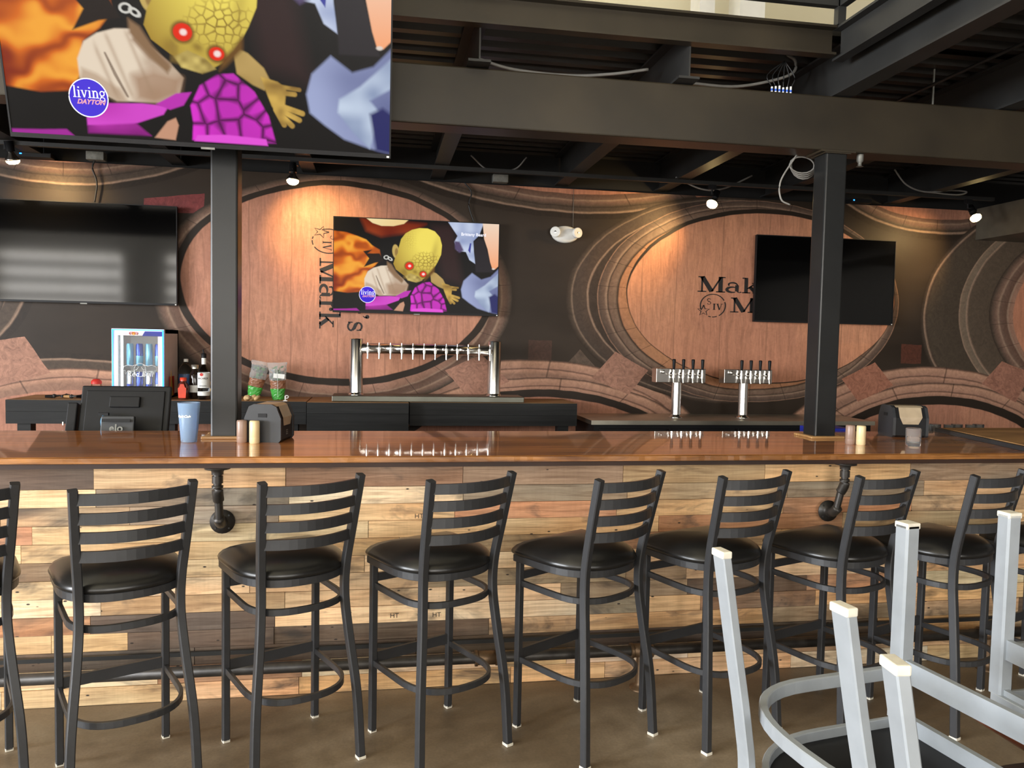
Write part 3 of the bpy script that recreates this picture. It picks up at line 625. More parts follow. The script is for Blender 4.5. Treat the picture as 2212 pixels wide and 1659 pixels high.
# ------------------------------------------------------------------ screens
NX, NY = 480, 270
def tv_picture():
    """paint the broadcast picture on a grid: numpy, linear colours"""
    u, v = np.meshgrid(np.linspace(0, 1, NX + 1), np.linspace(0, 1, NY + 1)); X = 387 + u * 1115; top = 95 + 43 * u; Y = top + v * (742 + 18 * u - top)
    rs = np.random.RandomState(5)
    def nz(sx, sy, k):
        r = np.random.RandomState(k); g = r.rand(sy + 2, sx + 2); fx = u * sx; fy = v * sy; ix = fx.astype(int); iy = fy.astype(int); tx = fx - ix; ty = fy - iy
        tx = tx * tx * (3 - 2 * tx); ty = ty * ty * (3 - 2 * ty)
        return (g[iy, ix] * (1 - tx) + g[iy, ix + 1] * tx) * (1 - ty) + (g[iy + 1, ix] * (1 - tx) + g[iy + 1, ix + 1] * tx) * ty
    img = np.zeros((NY + 1, NX + 1, 3)); img[:] = (.005, .004, .004)
    def sdf(poly):
        P = np.array(poly, float); d = np.full(X.shape, 1e9); s = np.ones(X.shape); n = len(P)
        for i in range(n):
            a, b_ = P[i], P[i - 1]; ex, ey = b_ - a; wx, wy = X - a[0], Y - a[1]; t = np.clip((wx * ex + wy * ey) / (ex * ex + ey * ey), 0, 1)
            bx, by = wx - ex * t, wy - ey * t; d = np.minimum(d, bx * bx + by * by)
            c1 = Y >= a[1]; c2 = Y < b_[1]; c3 = ex * wy > ey * wx
            fl = (c1 & c2 & c3) | (~c1 & ~c2 & ~c3); s = np.where(fl, -s, s)
        return s * np.sqrt(d)
    def put(mask, col):
        nonlocal img
        c = np.array(col, float) if not isinstance(col, np.ndarray) else col
        img = img * (1 - mask[..., None]) + c * mask[..., None]
    def m(d, s=4): return np.clip(.5 - d / s, 0, 1)
    def ell(cx, cy, rx, ry, a=0):
        ca, sa = math.cos(a), math.sin(a); dx, dy = X - cx, Y - cy; p = (dx * ca + dy * sa) / rx; q = (-dx * sa + dy * ca) / ry
        return (np.sqrt(p * p + q * q) - 1) * min(rx, ry)
    def lerp(a, b_, t): return np.array(a) * (1 - t[..., None]) + np.array(b_) * t[..., None]
    def voro(cell, k):
        r = np.random.RandomState(k); gx = X / cell; gy = Y / cell; ix = np.floor(gx).astype(int); iy = np.floor(gy).astype(int); jit = r.rand(64, 64, 2)
        d1 = np.full(X.shape, 9.); d2 = np.full(X.shape, 9.)
        for dx in (-1, 0, 1):
            for dy in (-1, 0, 1):
                cx = ix + dx; cy = iy + dy; j = jit[cx % 64, cy % 64]; d = np.hypot(cx + .15 + .7 * j[..., 0] - gx, cy + .15 + .7 * j[..., 1] - gy)
                d2 = np.minimum(d2, np.maximum(d, d1)); d1 = np.minimum(d1, d)
        return d2 - d1
    A = nz(9, 6, 1); B = nz(22, 14, 2); D = nz(5, 4, 3); E_ = nz(60, 34, 4)
    # dark room behind
    put(m(sdf([(1040, 150), (1180, 150), (1260, 560), (1120, 520)]), 60), (.03, .012, .012))
    put(m(sdf([(560, 100), (1000, 140), (900, 200), (700, 230), (600, 190)]), 30), lerp((.16, .01, .0), (.35, .05, .01), A))
    put(m(sdf([(590, 95), (885, 108), (850, 140), (780, 156), (700, 155), (640, 135)]), 6), lerp((.9, .6, .22), (1, .86, .5), D))
    # orange cloth
    f = np.clip((np.sin((X * .35 + Y * .95) / 24 + B * 5) * .5 + .5) * .8 + A * .35, 0, 1)
    oc = np.where((f > .55)[..., None], lerp((.75, .16, .01), (1., .42, .04), (f - .55) / .45 * 1.), lerp((.22, .012, .002), (.75, .16, .01), f / .55))
    put(m(sdf([(380, 190), (470, 200), (540, 225), (600, 250), (640, 290), (690, 320), (700, 380), (660, 430), (610, 470), (600, 560), (560, 612), (480, 620), (380, 605)]), 8), oc)
    put(m(sdf([(580, 330), (640, 320), (610, 345), (690, 345), (720, 400), (660, 410), (585, 440), (620, 380)]), 6), (.015, .008, .006))
    for cx, cy, rx, ry, a in ((735, 372, 15, 12, 0), (760, 382, 14, 8, .6)): put(m(np.abs(ell(cx, cy, rx, ry, a)) - 3, 3), (.7, .68, .62))
    # blue grey cloth and finger, upper right
    bl = lerp((.22, .28, .52), (.72, .80, .98), np.clip(A * .6 + B * .6, 0, 1))
    put(m(sdf([(1150, 125), (1395, 130), (1365, 215), (1325, 255), (1330, 330), (1342, 412), (1300, 385), (1275, 330), (1215, 320), (1195, 260), (1215, 220)]), 6), bl)
    put(m(sdf([(1195, 255), (1230, 260), (1260, 320), (1230, 335), (1200, 310)]), 12), (.10, .07, .16))
    put(m(sdf([(1330, 260), (1362, 235), (1400, 250), (1440, 380), (1470, 470), (1345, 470)]), 6), (.02, .016, .02))
    put(m(sdf([(1290, 320), (1302, 270), (1312, 270), (1305, 340)]), 4), (.05, .06, .35))
    put(m(sdf([(1388, 130), (1510, 132), (1510, 420), (1480, 448), (1460, 445), (1445, 400), (1425, 310), (1400, 240)]), 5), lerp((1., .42, .2), (.95, .72, .55), np.clip((Y - 140) / 300 * -1 + 1, 0, 1)))
    put(m(ell(1468, 446, 10, 6), 4), (.8, .7, .62))
    # blue cloth, lower right
    put(m(sdf([(1245, 590), (1262, 530), (1320, 475), (1385, 520), (1450, 500), (1510, 440), (1510, 760), (1440, 745), (1360, 720), (1300, 680), (1255, 645)]), 10), lerp((.06, .07, .22), (.42, .48, .74), np.clip(A * .7 + D * .5, 0, 1)))
    put(m(sdf([(1345, 600), (1410, 560), (1510, 470), (1510, 560), (1440, 600), (1475, 640), (1440, 745), (1390, 700), (1340, 640)]), 10), lerp((.25, .32, .5), (.62, .72, .88), B))
    put(m(sdf([(1440, 640), (1480, 620), (1510, 640), (1510, 760), (1460, 750)]), 14), (.02, .022, .13))
    # arm on the right with its claw
    armc = lerp((.20, .10, .02), (.75, .48, .10), np.clip(E_ * .5 + B * .6, 0, 1))
    put(m(sdf([(1030, 460), (1075, 480), (1120, 520), (1140, 560), (1120, 585), (1085, 570), (1040, 540)]), 6), lerp((.3, .18, .04), (.62, .42, .14), B))
    put(m(sdf([(1110, 545), (1160, 558), (1185, 575), (1178, 640), (1160, 660), (1140, 630), (1125, 590)]), 5), armc)
    for x0, y0, x1, y1, wd in ((1170, 572, 1224, 578, 6), (1180, 590, 1210, 592, 7), (1172, 630, 1232, 648, 8), (1165, 640, 1222, 668, 8), (1160, 648, 1200, 686, 8), (1152, 640, 1176, 684, 8)):
        ex, ey = x1 - x0, y1 - y0; t = np.clip(((X - x0) * ex + (Y - y0) * ey) / (ex * ex + ey * ey), 0, 1); put(m(np.hypot(X - x0 - ex * t, Y - y0 - ey * t) - wd, 4), armc)
    # shirt
    shc = lerp((.34, .20, .11), (.86, .72, .56), np.clip(1.25 - ((X - 640) / 330) + (B - .5) * .7, 0, 1))
    put(m(sdf([(650, 445), (700, 430), (755, 428), (790, 470), (850, 520), (885, 560), (870, 610), (830, 636), (740, 636), (690, 636), (640, 610), (592, 575), (590, 520), (612, 470)]), 6), shc)
    put(m(sdf([(592, 575), (600, 545), (640, 560), (700, 600), (720, 636), (690, 640), (640, 610)]), 14) * .6, (.42, .26, .15))
    put(m(sdf([(740, 560), (800, 540), (880, 560), (870, 612), (800, 640), (745, 630)]), 30) * .75, (.36, .19, .10))
    put(m(sdf([(760, 430), (800, 480), (850, 520), (845, 540), (790, 510), (745, 460)]), 12) * .8, (.30, .17, .09))
    for fx_ in (655, 700, 760): put(np.exp(-((X - fx_ - (Y - 520) * .35) / 7) ** 2) * m(sdf([(650, 450), (760, 430), (860, 530), (860, 600), (700, 630), (610, 570)]), 20) * .45, (.40, .26, .16))
    put(m(np.abs(sdf([(668, 500), (690, 560), (720, 620), (722, 622), (694, 560)])) - 2, 6), (.12, .06, .03))
    # purple knotted ground
    vv = voro(62, 8); pc = lerp((.10, .0, .08), (.72, .03, .62), np.clip(vv * 3.2, 0, 1)) * (.75 + .5 * A[..., None])
    put(m(sdf([(905, 690), (900, 640), (930, 580), (980, 545), (1030, 540), (1090, 590), (1130, 660), (1150, 742), (900, 742)]), 6), pc)
    put(m(sdf([(600, 680), (640, 645), (760, 640), (836, 645), (820, 670), (740, 700), (700, 720), (600, 712)]), 5), lerp((.5, .02, .42), (.86, .10, .78), A))
    put(m(sdf([(800, 640), (860, 606), (905, 600), (880, 640), (840, 655)]), 5), (.55, .03, .48))
    put(m(sdf([(600, 712), (740, 700), (780, 735), (600, 735)]), 8), lerp((.15, .0, .12), (.55, .03, .45), B))
    put(m(sdf([(905, 745), (915, 727), (1000, 722), (1120, 730), (1125, 750)]), 5), (.85, .09, .75))
    put(m(sdf([(387, 732), (470, 730), (540, 726), (560, 745), (387, 745)]), 6), (.4, .02, .34))
    put(m(sdf([(790, 740), (830, 690), (855, 678), (862, 700), (850, 745)]), 5), (.62, .32, .2))
    # doll head
    face_dk = lambda cx, cy, rx, ry, a, k: put(np.exp(-(ell(cx, cy, rx, ry, a) / min(rx, ry) + 1) ** 2 * 2) * k * m(hd, 6), (.20, .10, .01))
    sh = np.clip(1.05 - np.hypot((X - 1010) / 260, (Y - 260) / 300), 0, 1)
    yc = lerp((.42, .26, .03), (.98, .80, .13), np.clip(sh * 1.25, 0, 1))
    put(m(ell(797, 330, 23, 48, -.1), 4), (.6, .42, .12)); put(m(ell(802, 335, 11, 28), 5), (.34, .2, .05))
    hd = sdf([(818, 300), (832, 245), (862, 205), (905, 180), (955, 168), (1010, 170), (1060, 190), (1095, 230), (1110, 285), (1105, 350), (1080, 405), (1060, 440), (1020, 500), (960, 535), (900, 520), (850, 492), (800, 455), (782, 415), (795, 370), (812, 340)])
    put(m(hd, 4), yc)
    cr = np.clip(1 - np.hypot((X - 1000) / 110, (Y - 400) / 75), 0, 1) ** .5; cv = voro(24, 11)
    put(m(hd, 4) * cr * np.clip(1.1 - cv * 4, 0, 1), (.22, .12, .01))
    put(m(hd, 4) * np.clip(1 - np.hypot((X - 890) / 60, (Y - 250) / 90), 0, 1) * np.clip(.8 - voro(16, 12) * 4, 0, .5), (.4, .28, .03))
    face_dk(850, 470, 30, 40, .3, .5); face_dk(930, 470, 26, 18, .5, .7); face_dk(1060, 330, 30, 120, .2, .35)
    put(m(sdf([(1030, 470), (1062, 430), (1060, 470), (1010, 520), (990, 535), (1000, 500)]), 14), (.16, .07, .01))
    put(m(sdf([(860, 500), (900, 480), (950, 500), (980, 530), (940, 545), (880, 530)]), 6), lerp((.25, .16, .03), (.8, .62, .18), E_))
    put(m(sdf([(855, 455), (875, 470), (870, 520), (850, 515)]), 10) * .5, (.3, .18, .03))
    for cx, cy, rx, ry in ((890, 430, 27, 25), (984, 486, 22, 19)):
        put(m(ell(cx, cy, rx + 7, ry + 7, .4), 10) * .8, (.12, .02, .0)); put(m(ell(cx, cy, rx, ry), 4), (.85, .02, .0)); put(m(ell(cx + 2, cy, 10, 9), 6), (1, .8, .75))
    put(m(sdf([(740, 400), (770, 420), (800, 470), (850, 530), (840, 550), (790, 500), (740, 440)]), 12), (.28, .16, .08))
    return np.clip(img, 0, 1)
sm, nt, b = newmat('lit_broadcast_picture'); setp(b, col=(0.004, 0.004, 0.004), rough=0.3, spec=0.08, ems=0.5)
at_ = nt.nodes.new('ShaderNodeAttribute'); at_.attribute_name = 'picture'; nt.links.new(at_.outputs['Color'], b.inputs['Emission Color'])
def picture_mesh():
    img = tv_picture(); me = bpy.data.meshes.new('lit_picture')
    us = np.linspace(-.5, .5, NX + 1); vs = np.linspace(.5, -.5, NY + 1); U, V = np.meshgrid(us, vs)
    co = np.stack([U.ravel(), np.zeros(U.size), V.ravel()], 1).astype(np.float32); n = NX + 1
    i, j = np.meshgrid(np.arange(NX), np.arange(NY)); k = (j * n + i).ravel(); q = np.stack([k, k + n, k + n + 1, k + 1], 1)
    me.vertices.add(len(co)); me.vertices.foreach_set('co', co.ravel()); me.loops.add(q.size); me.loops.foreach_set('vertex_index', q.ravel().astype(np.int32))
    me.polygons.add(len(q)); me.polygons.foreach_set('loop_start', (np.arange(len(q)) * 4).astype(np.int32)); me.update(calc_edges=True)
    at = me.color_attributes.new('picture', 'FLOAT_COLOR', 'POINT'); c = np.ones((len(co), 4), np.float32); c[:, :3] = img.reshape(-1, 3); at.data.foreach_set('color', c.ravel())
    me.materials.append(sm); return me
PIC = picture_mesh()
M['em_white'] = glow('lit_white_print', (.9, .9, 1), .6); M['em_blue'] = glow('lit_blue_print', (.03, .0, .62), .6); M['em_red'] = glow('lit_red_print', (.8, .35, .45), .6)
def tv(label, x0, x1, z0, z1, y, on, tilt=0.0, caption=False):
    """x0..x1, z0..z1 outline of the housing; hinge at the bottom edge"""
    t = thing('television', label, 'television', ((x0 + x1) / 2, y, z0)); w_, h_ = x1 - x0, z1 - z0; t.rotation_euler = (tilt, 0, 0)
    k = w_ / 1.37
    MB().bb((-w_ / 2, 0, 0), (w_ / 2, .03, h_), .004).box((0, .045, h_ * .45), (w_ * .6, .03, h_ * .55), None, .008).build('housing', 'plastic', t)
    e = .006 * k; lo = .016 * k
    MB().bb((-w_ / 2, -.006, h_ - e), (w_ / 2, .002, h_)).bb((-w_ / 2, -.006, 0), (w_ / 2, .002, lo)).bb((-w_ / 2, -.006, lo), (-w_ / 2 + e, .002, h_ - e)).bb((w_ / 2 - e, -.006, lo), (w_ / 2, .002, h_ - e)).build('bezel', 'plastic', t)
    s = MB().bb((-w_ / 2 + e, -.001, lo), (w_ / 2 - e, .001, h_ - e)).build('screen', 'tvglass', t)
    MB().bb((-.025 * k, -.009, -.006), (.025 * k, .004, .003)).build('logo_tab', 'galv', t)
    MB().bb((w_ / 2 - .016 * k, -.0075, .003), (w_ / 2 - .006 * k, -.005, .011)).build('sticker', 'white', t)
    if on:
        sw, sh = w_ - 2 * e, h_ - e - lo
        p = bpy.data.objects.new('lit_picture', PIC); C.objects.link(p); p.parent = s; p.location = (0, -.003, lo + sh / 2); p.scale = (sw, 1, sh)
        cx = -sw / 2 + sw * .201; cz = lo + sh * .178; R = sw * .0485
        MB().lathe([(R, 0), (R, .0006)], (0, 0, 0), 40, Matrix.Translation((cx, -.0036, cz)) @ Matrix.Rotation(PI / 2, 4, 'X')).build('logo_disc', 'em_blue', s)
        MB().tube([(cx + R * math.cos(a * PI / 20), -.0045, cz + R * math.sin(a * PI / 20)) for a in range(40)], R * .035, 5, True).build('logo_ring', 'em_white', s)
        fn = lambda q: (cx + q.x, -.0055, cz + q.y)
        mb = MB(); h = R * .62; x = -R * .80; y0 = R * .0
        def L(s_): mb_add = [ribbon(mb, [(x + a * h, y0 + b_ * h) for a, b_ in P], [q * h for q in W], fn) for P, W in s_]
        sf = lambda cx_, y_: st(cx_ - .14, y_, cx_ + .14, y_, .07)
        for ch, wd in (('l', .34), ('i', .34), ('v', .56), ('i', .34), ('n', .62), ('g', .55)):
            if ch == 'l': L([st(.17, 0, .17, 1, .13), sf(.17, .03), st(.05, .97, .17, .97, .06)])
            if ch == 'i': L([st(.17, 0, .17, .62, .13), sf(.17, .03), st(.05, .6, .17, .6, .06), st(.17, .78, .17, .9, .14)])
            if ch == 'v': L([st(.1, .62, .28, .02, .12), st(.28, .02, .46, .62, .08), st(0, .6, .2, .6, .06), st(.36, .6, .56, .6, .06)])
            if ch == 'n': L([st(.15, 0, .15, .62, .13), arc(.31, .4, .15, .2, 160, 0, .09, .1), st(.46, 0, .46, .42, .13), sf(.15, .03), sf(.46, .03), st(.03, .6, .15, .6, .06)])
            if ch == 'g': L([arc(.25, .42, .18, .2, 0, 360, .1), arc(.25, -.06, .2, .16, 0, 360, .08), st(.4, .58, .52, .6, .08), st(.12, .2, .2, .1, .08)])
            x += wd * h
        mb.build('lettering', 'em_white', s)
        text('DAYTON', R * .34, 'em_red', s, (cx + R * .1, -.0058, cz - R * .22), name='lettering', shear=.35, extrude=0.0002, bold=.001 * k)
        if caption: text('Brittany Beard', .036, 'em_white', s, (-sw / 2 + sw * .842, -.0045, lo + sh * .872), name='lettering', extrude=.0002, bold=.0008)
    return t
ty = 6.615
tv('dark switched off television at the far left above the beer cooler', -2.965, -1.585, 1.806, 2.588, ty, False)
tv('smaller lit television on the left barrel, showing a yellow doll with red eyes', -.378, .998, 1.788, 2.570, ty, True, caption=True)
tv('dark switched off television behind the right column', 3.33, 4.715, 1.80, 2.580, ty, False)
bt = tv('huge lit television hanging close at the upper left, bottom edge tilted away', -1.55, .044, 2.405, 3.315, 3.69, True, math.radians(15.5))
for sx in (-.45, .45): MB().bb((sx - .02, .06, .25), (sx + .02, .30, .29)).bb((sx - .02, .06, .05), (sx + .02, .075, .8)).build('mount_arm', 'steel_dark', bt)

# ------------------------------------------------------------------ track lights
tk = thing('track_rail', 'thin black lighting track running under the joists before the mural', 'track', (0, 6.2, 0))
MB().bb((-3.4, -.016, 2.905), (5.35, .016, 2.934)).build('rail', 'steel_dark', tk)
def spot(label, x, bx, z, tgt, power, face=(0, -.1, -1)):
    t = thing('track_spotlight', label, 'spotlight', (x, 6.2, 2.9), 0, 'spotlights on the lighting track'); z -= 2.9
    MB().bb((-.03, -.016, -.03), (.03, .016, .005)).cyl((0, 0, -.03), (0, 0, -.07), .007, 8).build('mounting', 'plastic', t)
    d = (Vector(tgt) - Vector((x, 6.2, 2.9 + z))).normalized(); mt = Matrix.Translation((bx - x, -.01, z)) @ Vector(face).to_track_quat('Z', 'Y').to_matrix().to_4x4()
    MB().lathe([(.012, -.10), (.028, -.10), (.028, -.03), (.030, -.028)], (0, 0, 0), 16, mt).tube([(0, 0, -.07), tuple(mt @ Vector((0, .034, -.05)))], .005, 6).build('socket', 'plastic', t)
    MB().lathe([(.018, -.03), (.026, -.005), (.046, .022), (.050, .034), (.046, .034)], (0, 0, 0), 20, mt).build('reflector', 'chrome', t)
    MB().lathe([(.045, .034), (.042, .048), (.028, .060), (.0005, .064)], (0, 0, 0), 20, mt).build('bulb', 'bulb', t)
    l = bpy.data.lights.new('spot_beam', 'SPOT'); l.energy = power; l.color = (1, .66, .28); l.spot_size = math.radians(95); l.spot_blend = .9; l.shadow_soft_size = .03
    o = bpy.data.objects.new('spot_beam', l); C.objects.link(o); p = mt @ Vector((0, 0, .085)); o.location = (x + p.x, 6.2 + p.y, 2.9 + p.z); o.rotation_euler = d.to_track_quat('-Z', 'Y').to_euler(); return t
spot('lit spotlight hanging between the left column and the lit wall television', -.645, -.655, 2.79, (-.50, 6.7, 2.55), 24)
spot('lit spotlight over the right barrel, bulb turned left', 2.71, 2.72, 2.775, (2.25, 6.7, 2.62), 24, (-.45, -.35, -.8))
spot('lit spotlight at the far right, beside the soffit', 5.1, 5.16, 2.775, (4.85, 6.7, 2.6), 24, (-.05, -.6, -.8))
spot('lit spotlight hidden in part above the far left dark television', -2.62, -2.6, 2.83, (-2.52, 6.7, 2.6), 24, (.1, .3, -1))

# ------------------------------------------------------------------ emergency light, boxes, wires
t = thing('emergency_light', 'white oval emergency light with two round heads on the mural', 'emergency light', (1.582, 6.70, 2.512))
MB().lathe([(.105, 0), (.118, .01), (.118, .03), (.10, .05), (.0005, .056)], (0, 0, 0), 32, Matrix.Rotation(PI / 2, 4, 'X') @ Matrix.Diagonal((1, .62, 1, 1))).build('body', 'white', t)
for sx in (-1, 1):
    mt = Matrix.Translation((sx * .09, -.055, .012)) @ Matrix.Rotation(sx * .35, 4, 'Z') @ Matrix.Rotation(PI / 2, 4, 'X')
    o = MB().lathe([(.02, -.02), (.043, .0), (.045, .03), (.040, .032)], (0, 0, 0), 20, mt).build('lamp_head', 'white', t)
    MB().lathe([(.039, .029), (.0005, .033)], (0, 0, 0), 20, mt).build('lens', 'chrome', o)
tag(MB().tube([(1.655, 6.695, 2.56), (1.655, 6.695, 2.91)], .0018, 5).build('wire', 'wire_grey'), 'thin straight wire dropping to the emergency light', 'wire')
def jbox(x, label, z=2.965):
    tag(MB().bb((x - .065, 6.62, z - .045), (x + .065, 6.70, z + .02), .004).build('junction_box', 'galv'), label, 'junction box')
jbox(-2.19, 'grey metal junction box above the far left dark television'); jbox(1.0, 'grey metal junction box at the mural top, right of the lit wall television')
def wire(label, pts, r, mat, name='cable', cat='cable'):
    tag(MB().tube(smooth_path(pts, 8), r, 7).build(name, mat), label, cat)
wire('dark power cable dropping to the far left television', [(-2.2, 6.66, 2.93), (-2.22, 6.66, 2.86), (-2.19, 6.665, 2.75), (-2.21, 6.67, 2.6)], .007, 'wire_black')
wire('dark power cable dropping to the lit wall television', [(.70, 6.68, 2.91), (.76, 6.675, 2.83), (.74, 6.675, 2.72), (.79, 6.675, 2.57)], .006, 'wire_black')
wire('armoured grey cable sagging between two joists above the girder', [onY(1030, 126, 4.2), onY(1110, 150, 4.2), onY(1230, 163, 4.2), onY(1320, 160, 4.2), onY(1400, 150, 4.2)], .0085, 'wire_grey')
wire('grey cable looping right of the emergency light joist towards the corner', [onY(1480, 178, 4.2), onY(1580, 187, 4.2), onY(1660, 176, 4.2), onY(1712, 158, 4.2), onY(1718, 132, 4.2), onY(1700, 118, 4.2)], .0085, 'wire_grey')
wire('thin grey cable sagging under the track above the emergency light', [(1.15, 6.25, 3.05), (1.05, 6.25, 2.95), (.85, 6.25, 2.93), (.70, 6.25, 3.04)], .006, 'wire_grey')
wire('grey cable looping behind the middle spotlight', [(2.42, 6.28, 2.97), (2.65, 6.28, 2.885), (2.85, 6.28, 2.90), (3.1, 6.28, 3.02)], .007, 'wire_grey')
wire('grey cable looping left of the rightmost spotlight', [(4.3, 6.1, 3.1), (4.42, 6.1, 2.98), (4.6, 6.1, 2.93), (4.85, 6.1, 2.955), (5.0, 6.1, 2.95), (4.9, 6.1, 2.92), (4.6, 6.1, 2.93)], .007, 'wire_grey')
wire('grey cable hanging with a white plug left of the right column', [(2.28, 4.09, 2.648), (2.19, 4.09, 2.5), (2.195, 4.09, 2.4), (2.25, 4.09, 2.37)], .005, 'wire_grey')
mb = MB()
for k in range(4): mb.tube([(2.33 + .075 * math.cos(a * PI / 8) + .01 * k, 4.12 + .012 * k, 2.60 + (.045 + .008 * k) * math.sin(a * PI / 8)) for a in range(16)], .0045, 6, True)
tag(mb.build('coiled_cable', 'wire_grey'), 'coil of grey cable at the top of the right column', 'cable')
# cable connectors standing on the girder
t = thing('connector_bundle', 'bundle of small blue and white cable connectors on the girder near the right column', 'connectors', (2.135, 4.03, 2.935))
MB().bb((-.09, -.03, 0), (.06, .03, .006)).build('plate', 'galv', t)
for k in range(6):
    x = -.05 + .022 * k; lean = .01 * (k - 3)
    MB().cyl((x, 0, .006), (x, 0, .05 + .004 * (k % 3)), .006, 8).build('connector', 'white', t)
    MB().cyl((x, 0, .028), (x, 0, .040), .0066, 8).build('connector_band', 'blueplastic' if 'blueplastic' in M else M.setdefault('blueplastic', plain('blue_plastic', (.03, .12, .6), .4)), t)
    MB().tube(smooth_path([(x, 0, .05), (x + lean, 0, .11), (.03, .02, .2)], 4), .003, 5).build('lead', 'wire_black', t)
tag(MB().lathe([(.018, 0), (.018, -.035), (.01, -.045), (.01, -.06), (.02, -.065)], (2.60, 3.99, 2.643), 10).build('sprinkler_head', 'galv'), 'small grey sprinkler head under the girder beside the right column', 'sprinkler')
wire('straight grey conduit rod under the deck at the upper right', [(3.12, 4.9, 3.10), (3.12, 3.2, 3.10), (3.12, 1.6, 3.10)], .010, 'wire_black', 'conduit', 'conduit')
tag(MB().cyl((3.15, 4.15, 2.93), (3.15, 4.15, 3.2), .006, 8).build('hanger_rod', 'galv'), 'short hanger rod standing above the girder at the right', 'rod')
t = thing('network_router', 'black network box with a blue lamp on top of the mural at the far left', 'router', (-2.62, 6.66, 2.912)); MB().bb((-.12, -.05, 0), (.12, .05, .035), .004).build('case', 'plastic', t); MB().bb((-.1, -.053, .018), (-.085, -.049, .026)).build('lamp', 'led_blue', t)
t = thing('media_box', 'black media box with a blue lamp on the mural top right of the right column', 'media box', (4.35, 6.66, 2.912)); MB().bb((-.10, -.05, 0), (.1, .05, .035), .004).build('case', 'plastic', t); MB().bb((-.09, -.053, .014), (-.078, -.049, .024)).build('lamp', 'led_blue', t)

# ------------------------------------------------------------------ back bar
def counterblock(name, label, x0, x1, y0, boards, foot):
    t = thing(name, label, 'back bar', (0, y0, 0))
    MB().bb((x0, 0, 1.052), (x1, 6.69 - y0, 1.082)).build('top_board', 'backtop', t)
    z1 = 1.081
    for h in boards: MB().bb((x0, -.02, z1 - h + .0015), (x1, 0, z1)).build('fascia_board', 'blackwood', t); z1 -= h
    MB().bb((x1 - .02, 0, z1), (x1, 6.69 - y0, 1.05)).bb((x0, 0, z1), (x0 + .02, 6.69 - y0, 1.05)).build('end_board', 'blackwood', t)
    for x in foot: MB().bb((x, .02, 0), (x + .09, .11, 1.05)).build('leg', 'blackwood', t)
    return t
counterblock('back_counter', 'left section of black stained back bar with honey wood top, under the cooler and bottles', -2.66, -.545, 6.2, (.085, .09), (-2.6, -1.6, -.7))
counterblock('back_counter', 'middle section of black back bar holding the left half of the tap tower', -.535, .235, 6.13, (.085, .15), (-.5, .1))
counterblock('back_counter', 'right section of black back bar holding the right end of the tap tower', .245, 1.60, 6.2, (.10, .085), (1.45,))
tag(MB().bb((-2.45, 6.34, 0), (-.75, 6.66, .55)).build('storage_cupboard', 'void'), 'low black cupboard under the back bar', 'cupboard')

# twelve tap bridge tower
t = thing('tap_bridge', 'long polished steel beer tower with twelve taps on the back bar', 'beer tower', (0, 6.32, 1.083))
MB().bb((-.355, -.11, 0), (1.165, .17, .045), .004).build('drip_tray', 'brushed', t)
mb = MB()
for k in range(40): mb.bb((-.06 + k * .024, -.085, .0452), (-.047 + k * .024, .06, .0462))
mb.build('tray_grille', 'brushed', t, kind='stuff')
for x in (-.175, .935):
    MB().lathe([(.062, .045), (.062, .051), (.056, .053), (.0535, .066), (.0535, .486), (.050, .492), (.0005, .493)], (x, .03, 0), 28).build('upright', 'chrome', t)
MB().tube([(-.13, .03, .415), (.89, .03, .415)], .042, 20).build('cross_tube', 'chrome', t)
fc = MB().lathe([(.012, 0), (.015, .006), (.015, .016), (.010, .02), (.010, .035)], (0, 0, 0), 12, Matrix.Translation((0, -.012, .41)) @ Matrix.Rotation(PI / 2, 4, 'X')).cyl((0, -.04, .385), (0, -.04, .425), .0125, 10).cyl((0, -.045, .39), (0, -.05, .335), .007, 10).cyl((0, -.04, .425), (0, -.04, .445), .006, 8, .009).cyl((0, -.04, .445), (0, -.04, .462), .005, 8).mesh('tap'); fc.materials.append(M['chrome'])
for k in range(12):
    o = bpy.data.objects.new('tap', fc); C.objects.link(o); o.parent = t; o.location = (-.085 + k * .0885, 0, 0)

